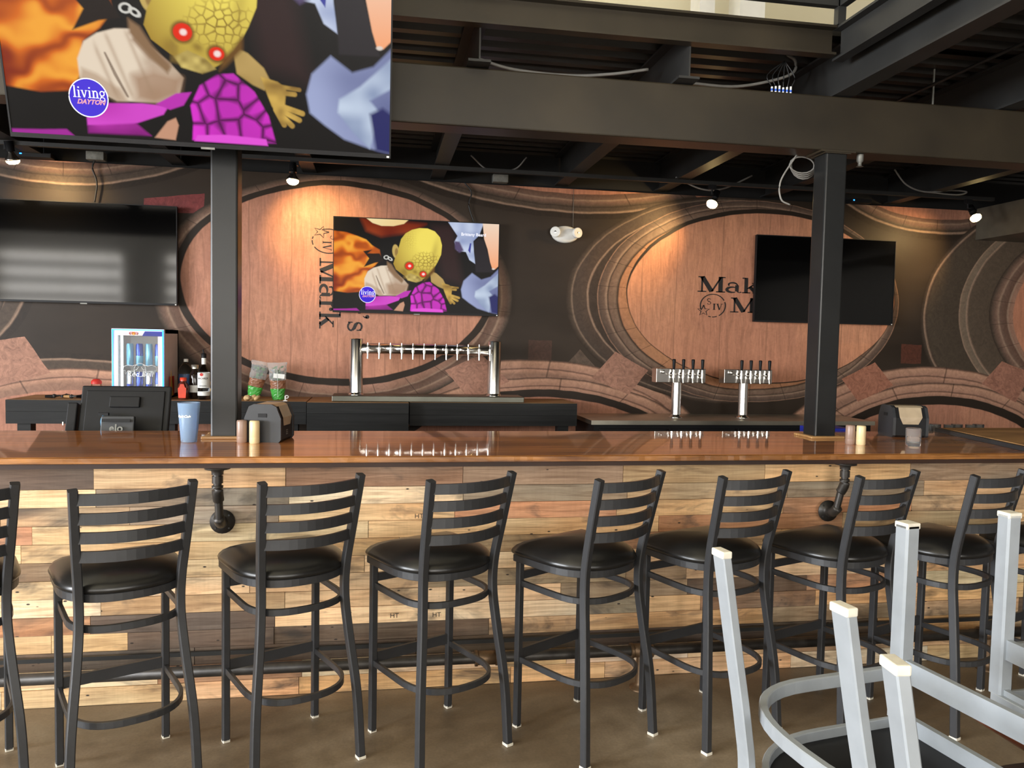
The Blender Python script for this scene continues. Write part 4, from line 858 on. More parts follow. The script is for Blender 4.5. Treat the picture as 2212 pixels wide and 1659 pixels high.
# steel keg cooler with two four tap heads
t = thing('keg_cooler', 'low keg cooler with a shiny steel top and black drawers behind the bar', 'cooler', (0, 0, 0))
MB().prism([(1.69, 6.06), (4.2, 6.06), (4.2, 6.69), (1.69, 6.69)], .034, Matrix.Translation((0, 0, .922))).build('steel_top', 'brushed_light', t)
MB().bb((1.72, 6.09, 0), (4.18, 6.68, .921)).build('cabinet', 'plastic', t)
for k in range(4): d_ = MB().bb((1.76 + k * .6, 6.075, .1), (2.33 + k * .6, 6.089, .89), .003).build('door', 'plastic', t); MB().bb((1.9 + k * .6, 6.055, .855), (2.15 + k * .6, 6.074, .87), .003).build('handle', 'chrome', d_)
def head4(x, label):
    t = thing('beer_tower', label, 'beer tower', (x, 6.35, .957))
    MB().lathe([(.062, 0), (.062, .006), (.045, .01), (.042, .03), (.042, .30)], (0, 0, 0), 24).build('pedestal', 'chrome', t)
    MB().bb((-.205, -.055, .30), (.235, .055, .42), .004).build('head_box', 'chrome', t)
    for k in range(4):
        tx = -.065 + k * .085
        o = MB().lathe([(.022, 0), (.022, .006), (.012, .01), (.012, .03)], (0, 0, 0), 12, Matrix.Translation((tx, -.055, .368)) @ Matrix.Rotation(PI / 2, 4, 'X')).cyl((tx, -.09, .34), (tx, -.09, .39), .013, 10).cyl((tx, -.094, .345), (tx, -.105, .30), .008, 10).cyl((tx, -.09, .39), (tx, -.09, .415), .008, 8).tube([(tx - .04, -.085, .372), (tx, -.09, .365)], .006, 6).build('tap', 'chrome', t)
        MB().lathe([(.008, .41), (.011, .425), (.0145, .49), (.013, .5), (.0005, .501)], (tx, -.09, 0), 12).build('tap_handle', 'plastic', o, 'black tapered handle')
    MB().lathe([(.0005, 0), (.012, .006), (.014, .014), (.008, .03)], (-.15, -.075, .375), 10).build('knob', 'chrome', t)
    return t
head4(2.515, 'polished four tap beer head, left one on the steel topped cooler'); head4(3.125, 'polished four tap beer head, right one nearer the column')

# blue lit drinks cooler
t = thing('drinks_cooler', 'small glass door drinks cooler outlined in blue light on the back bar', 'cooler', (0, 6.26, 1.083))
x0, x1, hh = -1.965, -1.595, .53
fm = M['cooler_body'] = plain('pale_grey_cooler_paint', (.75, .66, .64), .4, 0, .04)
MB().bb((x0, .03, 0), (x0 + .02, .42, hh)).bb((x1 - .02, .03, 0), (x1, .42, hh)).bb((x0, .03, hh - .03), (x1, .42, hh)).bb((x0, .03, 0), (x1, .42, .03)).bb((x0, .40, 0), (x1, .42, hh)).build('cabinet', 'cooler_body', t)
MB().bb((x0 + .02, .39, .03), (x1 - .02, .399, hh - .03)).build('back_liner', 'white', t)
MB().bb((x0, 0, 0), (x0 + .045, .03, hh)).bb((x1 - .045, 0, 0), (x1, .03, hh)).bb((x0 + .045, 0, 0), (x1 - .045, .03, .03)).bb((x0 + .045, 0, hh - .05), (x1 - .045, .03, hh)).build('door_frame', 'cooler_body', t)
MB().tube([(x0 + .008, -.003, .005), (x0 + .008, -.003, hh - .008), (x1 - .008, -.003, hh - .008), (x1 - .008, -.003, .005)], .0055, 8).build('light_outline', 'led_blue', t)
MB().bb((x0 + .05, .04, .03), (x0 + .065, .055, hh - .05)).build('inner_light', 'led_white', t)
MB().bb((x0 + .045, .01, .03), (x1 - .045, .016, hh - .05)).build('door_glass', 'glass', t)
pts = [(.19, 0), (.36, 0), (.36, .045), (.235, .045)]
M['navy'] = plain('navy_print', (.01, .02, .25), .4)
MB().prism([(x0 + .215, 0), (x1 - .012, 0), (x1 - .012, .036), (x0 + .235, .036)], .002, Matrix.Translation((0, -.0005, hh - .053)) @ Matrix.Rotation(PI / 2, 4, 'X')).build('header_panel', 'navy', t)
MB().lathe([(.013, 0), (.013, .001)], (0, 0, 0), 16, Matrix.Translation((x0 + .155, -.001, hh - .034)) @ Matrix.Rotation(PI / 2, 4, 'X')).build('emblem_sun', 'gold_print', t)
def bulls(w_, y, z, cx, r, mat, par, nm):
    mb = MB()
    for s in (-1, 1):
        pth = [(s * 1.0, -.1), (s * .95, .25), (s * .7, .38), (s * .45, .30), (s * .2, .42), (s * .08, .2), (s * .2, 0), (s * .35, -.08), (s * .25, -.4), (s * .42, -.15), (s * .7, -.1), (s * .85, -.4), (s * .88, -.05), (s * 1.0, -.1)]
        mb.tube([(cx + a * w_, y, z + b_ * w_ * .75) for a, b_ in pth], r, 5)
    return mb.build(nm, mat, par)
bulls(.030, -.002, hh - .034, x0 + .155, .0022, 'red_print', t, 'emblem_bulls')
bulls(.12, .008, .225, (x0 + x1) / 2 + .012, .0022, 'white_print', t, 'etched_bulls')
MB().tube([((x0 + x1) / 2 + .012 + .042 * math.cos(a * PI / 12), .008, .222 + .05 * math.sin(a * PI / 12)) for a in range(24)], .0018, 5, True).build('etched_ring', 'white_print', t)
text('Red Bull', .055, 'white_print', t, ((x0 + x1) / 2 + .012, .007, .19), name='lettering', extrude=.0004, shear=.15)
for z in (.03, .245): MB().bb((x0 + .022, .05, z), (x1 - .022, .38, z + .006)).build('shelf', 'glass' if z > .1 else 'white', t)
M['can_blue'] = plain('blue_can_print', (.02, .06, .45), .25, .6, .1); M['can_silver'] = plain('silver_can_metal', (.6, .65, .7), .2, .8, .1); M['can_cyan'] = plain('pale_blue_can_print', (.2, .55, .75), .3, .5, .1)
def can(x, y, z, hgt, c1, c2, label):
    q = thing('drink_can', label, 'can', (x, y, z), 0, 'slim cans in the lit cooler'); r = .026
    MB().lathe([(r * .8, 0), (r, .008), (r, hgt * .45)], (0, 0, 0), 14).build('can_body', c1, q); MB().lathe([(r, hgt * .45), (r, hgt - .014), (r * .82, hgt)], (0, 0, 0), 14).build('can_upper', c2, q)
for k in range(4):
    xx = x0 + .10 + k * .068
    can(xx, 6.36, 1.083 + .0362, .168, 'can_blue' if k != 3 else 'can_silver', 'can_silver' if k % 2 == 0 else 'can_blue', 'slim drink can on the lower shelf of the lit cooler, %s from the left' % ('first', 'second', 'third', 'fourth')[k])
    can(xx, 6.36, 1.083 + .2512, .168, 'can_cyan', 'can_blue' if k % 2 else 'can_cyan', 'slim pale blue can on the upper shelf of the lit cooler, %s from the left' % ('first', 'second', 'third', 'fourth')[k])

BZ = 1.083
def bottle(name, label, cat, x, y, prof, mat, n=20, z=BZ):
    q = thing(name, label, cat, (x, y, z)); MB().lathe(prof, (0, 0, 0), n).build('body', mat, q); return q
M['orange_red'] = plain('orange_red_label', (.75, .06, .02), .4); M['dark_glass'] = plain('dark_brown_glass', (.015, .008, .005), .08, 0, .1); M['syrup'] = plain('dark_red_syrup_bottle', (.10, .02, .012), .15)
M['pet'] = clear('clear_thin_plastic', (.95, .97, 1), .03, 1.2); M['label_white'] = plain('white_paper_label', (.78, .77, .72), .5); M['label_blue'] = plain('blue_label', (.03, .07, .16), .5); M['silvercap'] = plain('silver_cap', (.6, .58, .5), .3, .8)
# mixer bottle with dark blue label
q = bottle('mixer_bottle', 'clear plastic bottle with a dark blue label beside the lit cooler', 'bottle', -1.485, 6.46, [(.05, 0), (.055, .01), (.055, .20), (.05, .23), (.025, .27), (.016, .275), (.016, .285)], 'pet')
MB().lathe([(.0558, .03), (.0558, .185)], (0, 0, 0), 24, caps=False).build('paper_label', 'label_blue', q); MB().lathe([(.017, .283), (.017, .305), (.0005, .306)], (0, 0, 0), 14).build('cap', 'white', q)
text('TONIC', .02, 'white_print', q, (0, 0, .12), wrap=.0562, extrude=.0002) if 0 else None
q = bottle('syrup_bottle', 'squat bottle with an orange red cap and label, front of the bottle group', 'bottle', -1.475, 6.33, [(.032, 0), (.038, .008), (.04, .09), (.035, .115), (.022, .13), (.021, .14)], 'syrup')
MB().lathe([(.024, .14), (.024, .165), (.0005, .167)], (0, 0, 0), 16).build('cap', 'orange_red', q, 'orange red cap')
MB().prism([(-.026, .012), (.026, .012), (.03, .085), (.02, .095), (.012, .118), (-.012, .118), (-.02, .095), (-.03, .085)], .004, Matrix.Translation((0, -.0385, 0)) @ Matrix.Rotation(PI / 2, 4, 'X')).build('front_label', 'orange_red', q, 'orange red shaped label')
q = bottle('liqueur_bottle', 'dark square shouldered bottle with silver cap and white label', 'bottle', -1.405, 6.40, [(.038, 0), (.042, .008), (.042, .18), (.034, .205), (.018, .22), (.018, .235)], 'dark_glass')
MB().lathe([(.026, .232), (.028, .262), (.0005, .264)], (0, 0, 0), 16).build('cap', 'silvercap', q); MB().lathe([(.0428, .05), (.0428, .105)], (0, 0, 0), 20, caps=False).build('paper_label', 'label_white', q)
q = bottle('rum_bottle', 'tall clear rum bottle with a white label and black pourer', 'bottle', -1.325, 6.33, [(.042, 0), (.045, .01), (.045, .20), (.036, .235), (.02, .255), (.016, .27), (.015, .31)], 'pet')
MB().lathe([(.017, .27), (.017, .318)], (0, 0, 0), 14).build('neck_label', 'label_white', q); MB().lathe([(.019, .318), (.02, .35), (.012, .356)], (0, 0, 0), 14).cyl((0, 0, .35), (-.006, 0, .385), .006, 8, .004).build('pourer', 'plastic', q, 'black pour spout')
lb = MB().lathe([(.0458, .09), (.0458, .205)], (0, 0, 0), 24, caps=False).build('paper_label', 'label_white', q); MB().lathe([(.0458, .03), (.0458, .062)], (0, 0, 0), 24, caps=False).build('lower_label', 'label_white', q)
MB().lathe([(.0125, 0), (.0125, .001)], (0, 0, 0), 18, Matrix.Translation((-.008, -.0465, .192)) @ Matrix.Rotation(PI / 2, 4, 'X')).build('emblem', 'red_print', lb)
text('BACARDÍ', .019, 'black_print', lb, (0, 0, .162), wrap=.0462, extrude=.0003, bold=.0004)
for z in (.148, .140, .132): text('----------', .01, 'black_print', lb, (0, 0, z), wrap=.0462, extrude=.0002)
text('CARTA BLANCA', .008, 'black_print', lb, (0, 0, .105), wrap=.0462, extrude=.0003, bold=.0003)
q = bottle('coffee_liqueur_bottle', 'dark bottle with a yellow neck beside the left column', 'bottle', -1.262, 6.42, [(.045, 0), (.05, .012), (.052, .10), (.048, .15), (.025, .20), (.018, .225), (.018, .25)], 'dark_glass')
MB().lathe([(.0195, .225), (.0195, .30), (.0005, .302)], (0, 0, 0), 16).build('neck_label', 'gold_print', q, 'yellow neck wrap')
MB().lathe([(.034, 0), (.034, .001)], (0, 0, 0), 20, Matrix.Translation((0, -.0525, .095)) @ Matrix.Rotation(PI / 2, 4, 'X') @ Matrix.Diagonal((1, 1.5, 1, 1))).build('oval_label', 'gold_print', q); MB().lathe([(.024, 0), (.024, .001)], (0, 0, 0), 20, Matrix.Translation((0, -.0535, .095)) @ Matrix.Rotation(PI / 2, 4, 'X') @ Matrix.Diagonal((1, 1.5, 1, 1))).build('oval_label', 'dark_glass', q)
# leaning flyer between cooler and bottles
t = thing('leaning_flyer', 'red and yellow flyer on the side of the lit cooler', 'flyer', (-1.585, 6.42, BZ)); MB().bb((0, -.05, .02), (.003, .08, .17)).build('sheet', 'red_print', t); MB().prism([(-.05, .02), (.03, .02), (-.03, .22)], .002, Matrix.Translation((.0055, 0, 0)) @ Matrix(((0, 0, 1, 0), (1, 0, 0, 0), (0, 1, 0, 0), (0, 0, 0, 1)))).build('yellow_field', 'gold_print', t)
# jar with red lid
t = thing('cherry_jar', 'small clear jar of red cherries left of the lit cooler', 'jar', (-2.105, 6.36, BZ))
MB().lathe([(.042, 0), (.047, .006), (.047, .085), (.036, .10), (.034, .11)], (0, 0, 0), 20).build('glass_wall', 'pet', t); MB().lathe([(.037, .108), (.037, .128), (.022, .145), (.0005, .147)], (0, 0, 0), 20).build('lid', 'red_print', t, 'red lid')
rj = random.Random(2)
mb = MB()
for k in range(14): mb.lathe([(.0005, -.011), (.008, -.007), (.011, 0), (.008, .007), (.0005, .011)], (rj.uniform(-.028, .028), rj.uniform(-.028, .028), .015 + .005 * k), 8, None)
mb.build('cherries', 'red_print', t, kind='stuff')
# loose bar tools at the left
for k, (x, y, a, ln, lab) in enumerate(((-2.40, 6.33, .3, .10, 'black pour spout lying at the left end of the back bar'), (-2.33, 6.38, 1.2, .08, 'dark bottle stopper in the middle of the loose bar tools'), (-2.27, 6.31, -.4, .11, 'pale handled bar knife among the loose bar tools'), (-2.21, 6.35, .8, .07, 'black rubber stopper nearest the cherry jar'))):
    t = thing('bar_tool', lab, 'bar tool', (x, y, BZ), a, 'loose bar tools')
    MB().cyl((-ln / 2, 0, .014), (0, 0, .014), .010, 10, .013).build('handle', 'plastic' if k != 2 else 'trimwood', t); MB().cyl((0, 0, .014), (ln / 2, 0, .02), .012, 10, .005).lathe([(.0005, -.016), (.014, -.008), (.016, 0), (.014, .01), (.0005, .016)], (.01, 0, .016), 10).build('tip', 'steel_dark', t)
# bags of herbs
M['film'] = clear('clear_crinkled_film', (.9, .92, .9), .15, 1.15); M['film'].node_tree.nodes['Principled BSDF'].inputs['Transmission Weight'].default_value = 0.8; M['leaf'] = plain('green_leaf', (.06, .22, .03), .5, 0, .4, 30); M['bright_green'] = plain('green_bag_print', (.06, .36, .05), .35); M['tan_print'] = plain('brown_bag_print', (.28, .12, .06), .4)
def bag(x, y, lean, label, seed):
    t = thing('herb_bag', label, 'bag', (x, y, BZ + .05 * abs(lean))); t.rotation_euler = (0, lean, 0); R_ = random.Random(seed)
    def pouch(z0, z1, r0, r1, off, mat, nm):
        vs = []; n = 22; m_ = 8
        for j in range(m_ + 1):
            z = z0 + (z1 - z0) * j / m_; r = r0 + (r1 - r0) * j / m_
            for i in range(n):
                a = 2 * PI * i / n; rr = r * (1 + R_.uniform(-.07, .07)) + off; vs.append((rr * math.cos(a), .6 * rr * math.sin(a), z + R_.uniform(-.003, .003)))
        fs = [(j * n + i, j * n + (i + 1) % n, (j + 1) * n + (i + 1) % n, (j + 1) * n + i) for j in range(m_) for i in range(n)]
        if z0 < .02: fs.append(tuple(range(n))[::-1])
        return MB().add(vs, fs, False).build(nm, mat, t)
    pouch(.0, .085, .045, .056, 0, 'bright_green', 'green_base'); pouch(.085, .15, .056, .06, 0, 'tan_print', 'brown_band'); pouch(.15, .29, .06, .072, 0, 'film', 'clear_top')
    mb = MB()
    for k in range(46):
        a = R_.uniform(0, 2 * PI); r = R_.uniform(0, .045); z = R_.uniform(.13, .26); c = Vector((r * math.cos(a), .5 * r * math.sin(a), z)); d1 = Vector((R_.uniform(-1, 1), R_.uniform(-1, 1), R_.uniform(-.5, 1))).normalized() * .018; d2 = d1.cross(Vector((R_.uniform(-1, 1), R_.uniform(-1, 1), R_.uniform(-1, 1)))).normalized() * .009
        mb.add([c - d1, c + d2, c + d1, c - d2], [(0, 1, 2), (0, 2, 3)])
    for k in range(5): mb.tube([(R_.uniform(-.02, .02), 0, .05), (R_.uniform(-.04, .04), R_.uniform(-.02, .02), .25)], .0015, 5)
    mb.build('leaves', 'leaf', t, kind='stuff')
    return t
b1 = bag(-.98, 6.47, .2, 'tall clear herb bag leaning right, left of the upright one', 4)
b2 = bag(-.775, 6.36, -.03, 'upright clear herb bag with a white sticker and green base', 9)
MB().box((.015, -.042, .185), (.085, .003, .035), (0, .12, 0)).build('sticker', 'label_white', b2); MB().bb((.0, -.045, .02), (.006, -.043, .27)).build('seam', 'film', b2)
mb = MB(); rg = random.Random(8)
t = thing('ginger_root', 'knobbly piece of ginger beside the left column on the back bar', 'ginger', (-.965, 6.25, BZ))
for (x, y, r, l_) in ((-.03, 0, .022, .03), (.01, .01, .019, .035), (.045, 0, .016, .028), (-.015, -.015, .015, .02)):
    mb.lathe([(.0005, -l_), (r * .7, -l_ * .7), (r, -l_ * .2), (r * .85, l_ * .3), (r * .6, l_ * .8), (.0005, l_)], (0, 0, 0), 12, Matrix.Translation((x, y, .021)) @ Matrix.Rotation(PI / 2 - .4 + rg.uniform(-.3, .3), 4, 'Y') @ Matrix.Rotation(rg.uniform(-.5, .5), 4, 'X'))
mb.build('root', plain('ginger_skin', (.55, .36, .17), .6, 0, .2, 40), t)
tag(MB().tube([(-.705, 6.22, BZ + .006), (-.705, 6.22, BZ + .04)], .006, 8).tube(smooth_path([(-.705, 6.22, BZ + .04), (-.69, 6.22, BZ + .042), (-.682, 6.22, BZ + .032), (-.69, 6.22, BZ + .022), (-.705, 6.22, BZ + .022)], 4), .004, 7).bb((-.72, 6.205, BZ), (-.69, 6.235, BZ + .006)).build('cup_hook', 'white'), 'small white hook standing on the back bar right of the herb bags', 'hook')

# wide horizontal blinds on the two windows behind the camera that the left dark screen mirrors
for k, (a, c) in enumerate(FW[:2]):
    t = thing('window_blind', 'wide slatted window blind behind the camera, %s' % ('in the corner window' if k == 0 else 'second window from the corner'), 'blind', ((a + c) / 2, -6.12, 0))
    for i in range(7): MB().box((0, 0, .95 + i * .36), (c - a, .02, .17)).build('slat', 'grey_wall', t)
    for sx in (-1, 1): MB().bb((sx * 1.1 - .01, -.012, .9), (sx * 1.1 + .01, -.0105, 3.4)).build('tape', 'white', t)
# ------------------------------------------------------------------ things on the bar top
CZ = 1.08
def napkin_box(x, y, rz, label):
    t = thing('napkin_dispenser', label, 'napkin dispenser', (x, y, CZ), rz)
    pr = [(-.073, .0), (.073, .0), (.083, .012), (.083, .11), (.062, .165), (.04, .176), (-.04, .176), (-.062, .165), (-.083, .11), (-.083, .012)]
    R90 = Matrix.Rotation(PI / 2, 4, 'X')
    MB().prism(pr, .17, Matrix.Translation((0, .085, 0)) @ R90).build('core', 'plastic', t)
    for s in (-1, 1):
        e = MB().prism([(a * 1.05, z * 1.02) for a, z in pr], .016, Matrix.Translation((0, s * .094 + .008, 0)) @ R90).build('end_cover', 'greyplastic', t)
        MB().prism([(-.02, .118), (.02, .118), (.02, .136), (-.02, .136)], .003, Matrix.Translation((0, s * .1035 + .0015, 0)) @ R90).build('latch', 'plastic', e)
    M.setdefault('tan_plastic', plain('tan_face_plate', (.42, .33, .22), .35))
    for s in (-1, 1):
        MB().add([(s * .086, -.065, .115), (s * .086, .065, .115), (s * .064, .065, .169), (s * .064, -.065, .169), (s * .083, -.045, .075), (s * .086, .045, .075)], [(0, 1, 2, 3), (0, 4, 5, 1)]).build('face_plate', 'tan_plastic', t, 'tan face plate')
        mb = MB()
        for k in range(3): mb.bb((s * .0835, -.012, .03 + k * .009), (s * .0855, .012, .034 + k * .009))
        mb.build('grip_ribs', 'galv', t)
    MB().add([(-.062, -.078, .1685), (.062, -.078, .1685), (.04, -.078, .178), (-.04, -.078, .178), (-.062, .078, .1685), (.062, .078, .1685), (.04, .078, .178), (-.04, .078, .178)], [(3, 2, 6, 7), (0, 3, 7, 4), (2, 1, 5, 6)]).build('top_plate', 'tan_plastic', t, 'tan top plate')
    return t
napkin_box(-.515, 3.905, -.20, 'black napkin dispenser with tan top beside the left column')
napkin_box(2.985, 4.05, 1.42, 'black napkin dispenser with tan face at the right end of the bar')
def shaker(x, y, mat, label, hgt=.105):
    t = thing('shaker', label, 'shaker', (x, y, CZ), 0, 'paired plastic shakers')
    MB().lathe([(.021, 0), (.0235, .004), (.0235, .028)], (0, 0, 0), 24).build('base_cap', mat, t); MB().lathe([(.0228, .028), (.0235, .030), (.0235, hgt - .006), (.021, hgt), (.0005, hgt + .001)], (0, 0, 0), 24).build('tube', mat, t)
M['taupe'] = plain('taupe_plastic', (.30, .20, .155), .35, 0, .05); M['cream'] = plain('cream_plastic', (.75, .60, .34), .35, 0, .05)
shaker(-.627, 3.80, 'taupe', 'taupe plastic shaker right beside the left column'); shaker(-.566, 3.775, 'cream', 'cream plastic shaker before the left napkin dispenser')
shaker(2.425, 3.70, 'taupe', 'taupe plastic shaker right of the right column', .10); shaker(2.47, 3.675, 'cream', 'cream plastic shaker between the right column and the clear glass', .10)
# tumbler of water
t = thing('water_tumbler', 'tall blue tinted plastic tumbler of water on the bar', 'tumbler', (-.868, 3.83, CZ))
MB().lathe([(.0005, 0), (.034, 0), (.036, .003), (.050, .183), (.0485, .184), (.0478, .18), (.0345, .008), (.0005, .007)], (0, 0, 0), 36, caps=False).build('cup', 'blue_tint', t)
MB().lathe([(.0005, .0085), (.0338, .0085), (.0440, .142), (.0005, .142)], (0, 0, 0), 36, caps=False).build('water', 'water', t)
text('Pepsi-Cola', .0155, 'white_print', t, (0, 0, .122), (0, 0, -.35), wrap=.0462, shear=.35, extrude=.0003, bold=.0008)
# clear rocks glass
t = thing('rocks_glass', 'clear rocks glass with a little drink left at the right end of the bar', 'glass', (2.735, 3.625, CZ))
MB().lathe([(.0005, 0), (.033, 0), (.036, .004), (.0385, .092), (.037, .093), (.0362, .09), (.034, .018), (.0005, .016)], (0, 0, 0), 32, caps=False).build('glass_wall', 'glass', t)
MB().lathe([(.0005, .017), (.0336, .019), (.0346, .042), (.0005, .042)], (0, 0, 0), 28, caps=False).build('drink', 'water', t)
# glasses upside down behind the bar, right
sh = tag(MB().bb((3.28, 4.30, .98), (4.6, 4.62, 1.0)).bb((3.28, 4.30, 0), (3.31, 4.62, .98)).bb((4.57, 4.30, 0), (4.6, 4.62, .98)).build('glass_shelf', 'steel_dark'), 'low dark shelf behind the far right of the bar holding glasses', 'shelf')
g0_ = thing('shot_glass', 'small clear glass behind the far right bar section, leftmost of the row', 'glass', (3.43, 4.42, 1.0), 0, 'glasses behind the far right of the bar')
MB().lathe([(.0005, 0), (.024, 0), (.027, .004), (.034, .105), (.0328, .106), (.0262, .012), (.0005, .010)], (0, 0, 0), 16, caps=False).build('glass_wall', 'glass', g0_)
for k in range(1, 6): dup(g0_, (3.43 + k * .078, 4.42 + (k % 2) * .03, 1.0), 0, 'small clear glass behind the far right bar section, ' + ('', 'second from the left', 'third from the left', 'fourth from the left', 'second from the right end', 'rightmost of the row')[k])
tag(MB().bb((2.60, 4.32, .98), (2.84, 4.50, 1.092), .004).build('napkin_pack', 'navy'), 'dark blue pack behind the bar right of the right column', 'pack')
tag(MB().bb((2.55, 4.31, 0), (2.95, 4.60, .98)).build('under_bar_unit', 'steel_dark'), 'dark low unit behind the bar right of the right column', 'cabinet')
# touchscreen till seen from behind
tag(MB().bb((-2.3, 4.30, .90), (-.85, 4.78, .93)).bb((-2.3, 4.3, 0), (-2.27, 4.78, .9)).bb((-.88, 4.3, 0), (-.85, 4.78, .9)).build('till_shelf', 'steel_dark'), 'dark low shelf behind the bar under the touchscreen', 'shelf')
t = thing('touchscreen_till', 'black touchscreen till seen from behind, left of the water tumbler', 'till', (-1.36, 4.50, .93), .0)
mt = Matrix.Translation((0, .02, .12)) @ Matrix.Rotation(-.32, 4, 'X')
mb = MB(); mb.box((0, 0, .10), (.46, .025, .30), None, .008); mb.box((0, -.014, .10), (.40, .012, .24), None, .004)
MB().add(mb.v, mb.f, False, mt).build('screen_back', 'plastic', t)
mb = MB(); mb.box((.0, -.026, .155), (.155, .018, .06), None, .005); MB().add(mb.v, mb.f, False, mt).build('hinge_cover', 'plastic', t)
st_ = MB().box((0, -.085, .105), (.165, .03, .21), (-.22, 0, 0), .005).bb((-.11, -.12, 0), (.11, .12, .02), .004).build('stand', 'greyplastic', t)
MB().box((0, -.105, .19), (.14, .004, .016), (-.22, 0, 0)).build('stand_slot', 'plastic', t)
text('elo', .055, 'galv', t, (0, -.108, .148), (PI / 2 - .22, 0, 0), extrude=.0008, bold=.0012)
mb = MB(); mb.box((-.262, 0, .07), (.05, .06, .16), None, .006); MB().add(mb.v, mb.f, False, mt).build('card_reader', 'plastic', t)
MB().box((-.285, -.035, .165), (.006, .004, .018)).build('reader_light', 'white', t)
MB().tube(smooth_path([(-.085, -.03, .21), (-.09, -.05, .18), (-.085, -.055, .12), (-.10, -.05, .03)], 5), .005, 7).build('blue_cable', 'wire_blue', t, 'blue cable'); MB().box((-.085, -.028, .215), (.05, .02, .014)).build('cable_clip', 'plastic', t)

# ------------------------------------------------------------------ ladder back bar stools
def U(hw, yf, yb, n=22, e=2.5, yc=.0):
    """horseshoe from the right front leg round the back to the left one"""
    pts = [(hw, yf)]; b_ = yc - yb
    for i in range(n + 1):
        a = PI * i / n; c, s = math.cos(a), math.sin(a)
        pts.append((hw * math.copysign(abs(c) ** (2 / e), c), yc - b_ * abs(s) ** (2 / e)))
    pts.append((-hw, yf)); return pts
def catmull_post(p, n=7): return smooth_path(p, n)
def ladder_seat(root, P, metal, cushion, cap, cushion_name='seat'):
    """P: dimensions. One builder for the bar stools and for the low chairs"""
    fx, fy, fz = P['fx'], P['fy'], P['frame_z']
    for s in (1, -1):
        l = MB().bar([(s * fx, fy, .006), (s * fx, fy, fz - .012)], P['leg'], P['leg'], (0, 1, 0)).build('leg', metal, root)
        MB().bb((s * fx - P['leg'] / 2, fy - P['leg'] / 2, 0), (s * fx + P['leg'] / 2, fy + P['leg'] / 2, .012), .002).build('foot_cap', cap, l, 'white foot cap')
    for s in (1, -1):
        pts = catmull_post([(s * a, b_, c) for a, b_, c in P['post']]); w_, d_ = P['post_size']
        l = MB().bar(pts, w_, d_, (0, 1, 0)).build('leg', metal, root, 'rear leg running up into the back post')
        a, b_, c = P['post'][0]; MB().bb((s * a - w_ / 2 - .001, b_ - d_ / 2 - .001, 0), (s * a + w_ / 2 + .001, b_ + d_ / 2 + .001, .012), .002).build('foot_cap', cap, l, 'white foot cap')
    for z in P['slats']:
        # find the post position at this height
        def at(zz):
            q = P['post']
            for i in range(len(q) - 1):
                if q[i][2] <= zz <= q[i + 1][2]:
                    u = (zz - q[i][2]) / (q[i + 1][2] - q[i][2]); return q[i][0] + (q[i + 1][0] - q[i][0]) * u, q[i][1] + (q[i + 1][1] - q[i][1]) * u
            return q[-1][0], q[-1][1]
        x_, y_ = at(z); n = 12
        MB().sweep([(x_ * (1 - 2 * i / n), y_ - P['bow'] * (1 - (1 - 2 * i / n) ** 2), z) for i in range(n + 1)], [(-.006, -.0185), (.006, -.0185), (.006, .0185), (-.006, .0185)], (0, 0, 1)).build('slat', metal, root)
    for nm, hp in (('upper_hoop', P['hoop1']), ('foot_hoop', P['hoop2'])):
        if not hp: continue
        hw, yb, z0 = hp
        MB().bar([(x, y, z0) for x, y in U(hw, fy, yb, yc=-.01)], .014, .024).build(nm, metal, root)
    MB().bb((-fx, fy - .006, P['str1'] - .016), (fx, fy + .006, P['str1'] + .016)).build('stretcher', metal, root)
    MB().bb((-fx, fy - .006, P['str2'] - .021), (fx, fy + .006, P['str2'] + .021)).build('stretcher', metal, root)
    # seat frame ring and pad
    hw, yb = P['seat_hw'], P['seat_yb']
    ring = U(hw - .012, fy + .01, yb + .012, 26, 2.3, .03); MB().bar([(x, y, fz) for x, y in ring] , .012, .028, closed=True).build('seat_frame', metal, root)
    out = [(hw * .96, fy + .030)] + U(hw, fy - .01, yb, 28, 2.25, .03) + [(-hw * .96, fy + .030)]
    m_ = 12; out += [(-hw * .96 + 2 * hw * .96 * k / m_, fy + .030 + .006 * math.sin(PI * k / m_)) for k in range(1, m_)]
    cx, cy = 0, .02; prof = [(.965, 0), (1.0, .007), (1.003, .014), (.985, .024), (.93, .038), (.82, .053), (.64, .067), (.38, .077), (.12, .081)]
    if P.get('flat'): prof = [(.96, 0), (1.0, .004), (1.0, .024), (.98, .030), (.7, .028), (.3, .027)]
    if P.get('flat'): out = [(x, y + (.03 if y > fy else 0)) for x, y in out]
    n = len(out); vs = []; z0 = fz + .013
    for s_, h_ in prof:
        for (x, y) in out: vs.append((cx + (x - cx) * s_, cy + (y - cy) * s_, z0 + h_))
    fs = [(k * n + i, k * n + (i + 1) % n, (k + 1) * n + (i + 1) % n, (k + 1) * n + i) for k in range(len(prof) - 1) for i in range(n)]
    fs.append(tuple((len(prof) - 1) * n + i for i in range(n))); fs.append(tuple(range(n))[::-1])
    MB().add(vs, fs, True).build(cushion_name, cushion, root)
    MB().add([(x * .93, y * .93 + .002, fz + .004) for x, y in out], [tuple(range(n))]).add([(x * .93, y * .93 + .002, z0 + .001) for x, y in out], [tuple(range(n))]).build('seat_base', 'plastic', root, 'dark underside board')
STOOL = dict(fx=.181, fy=.195, frame_z=.704, leg=.027, post=[(.200, -.205, .006), (.190, -.188, .25), (.168, -.158, .48), (.158, -.142, .62), (.160, -.147, .74), (.170, -.178, .89), (.181, -.222, 1.082)], post_size=(.029, .031),
             slats=(1.05, .985, .92, .855), bow=.055, hoop1=(.178, -.172, .600), hoop2=(.180, -.205, .285), str1=.63, str2=.305, seat_hw=.212, seat_yb=-.185)
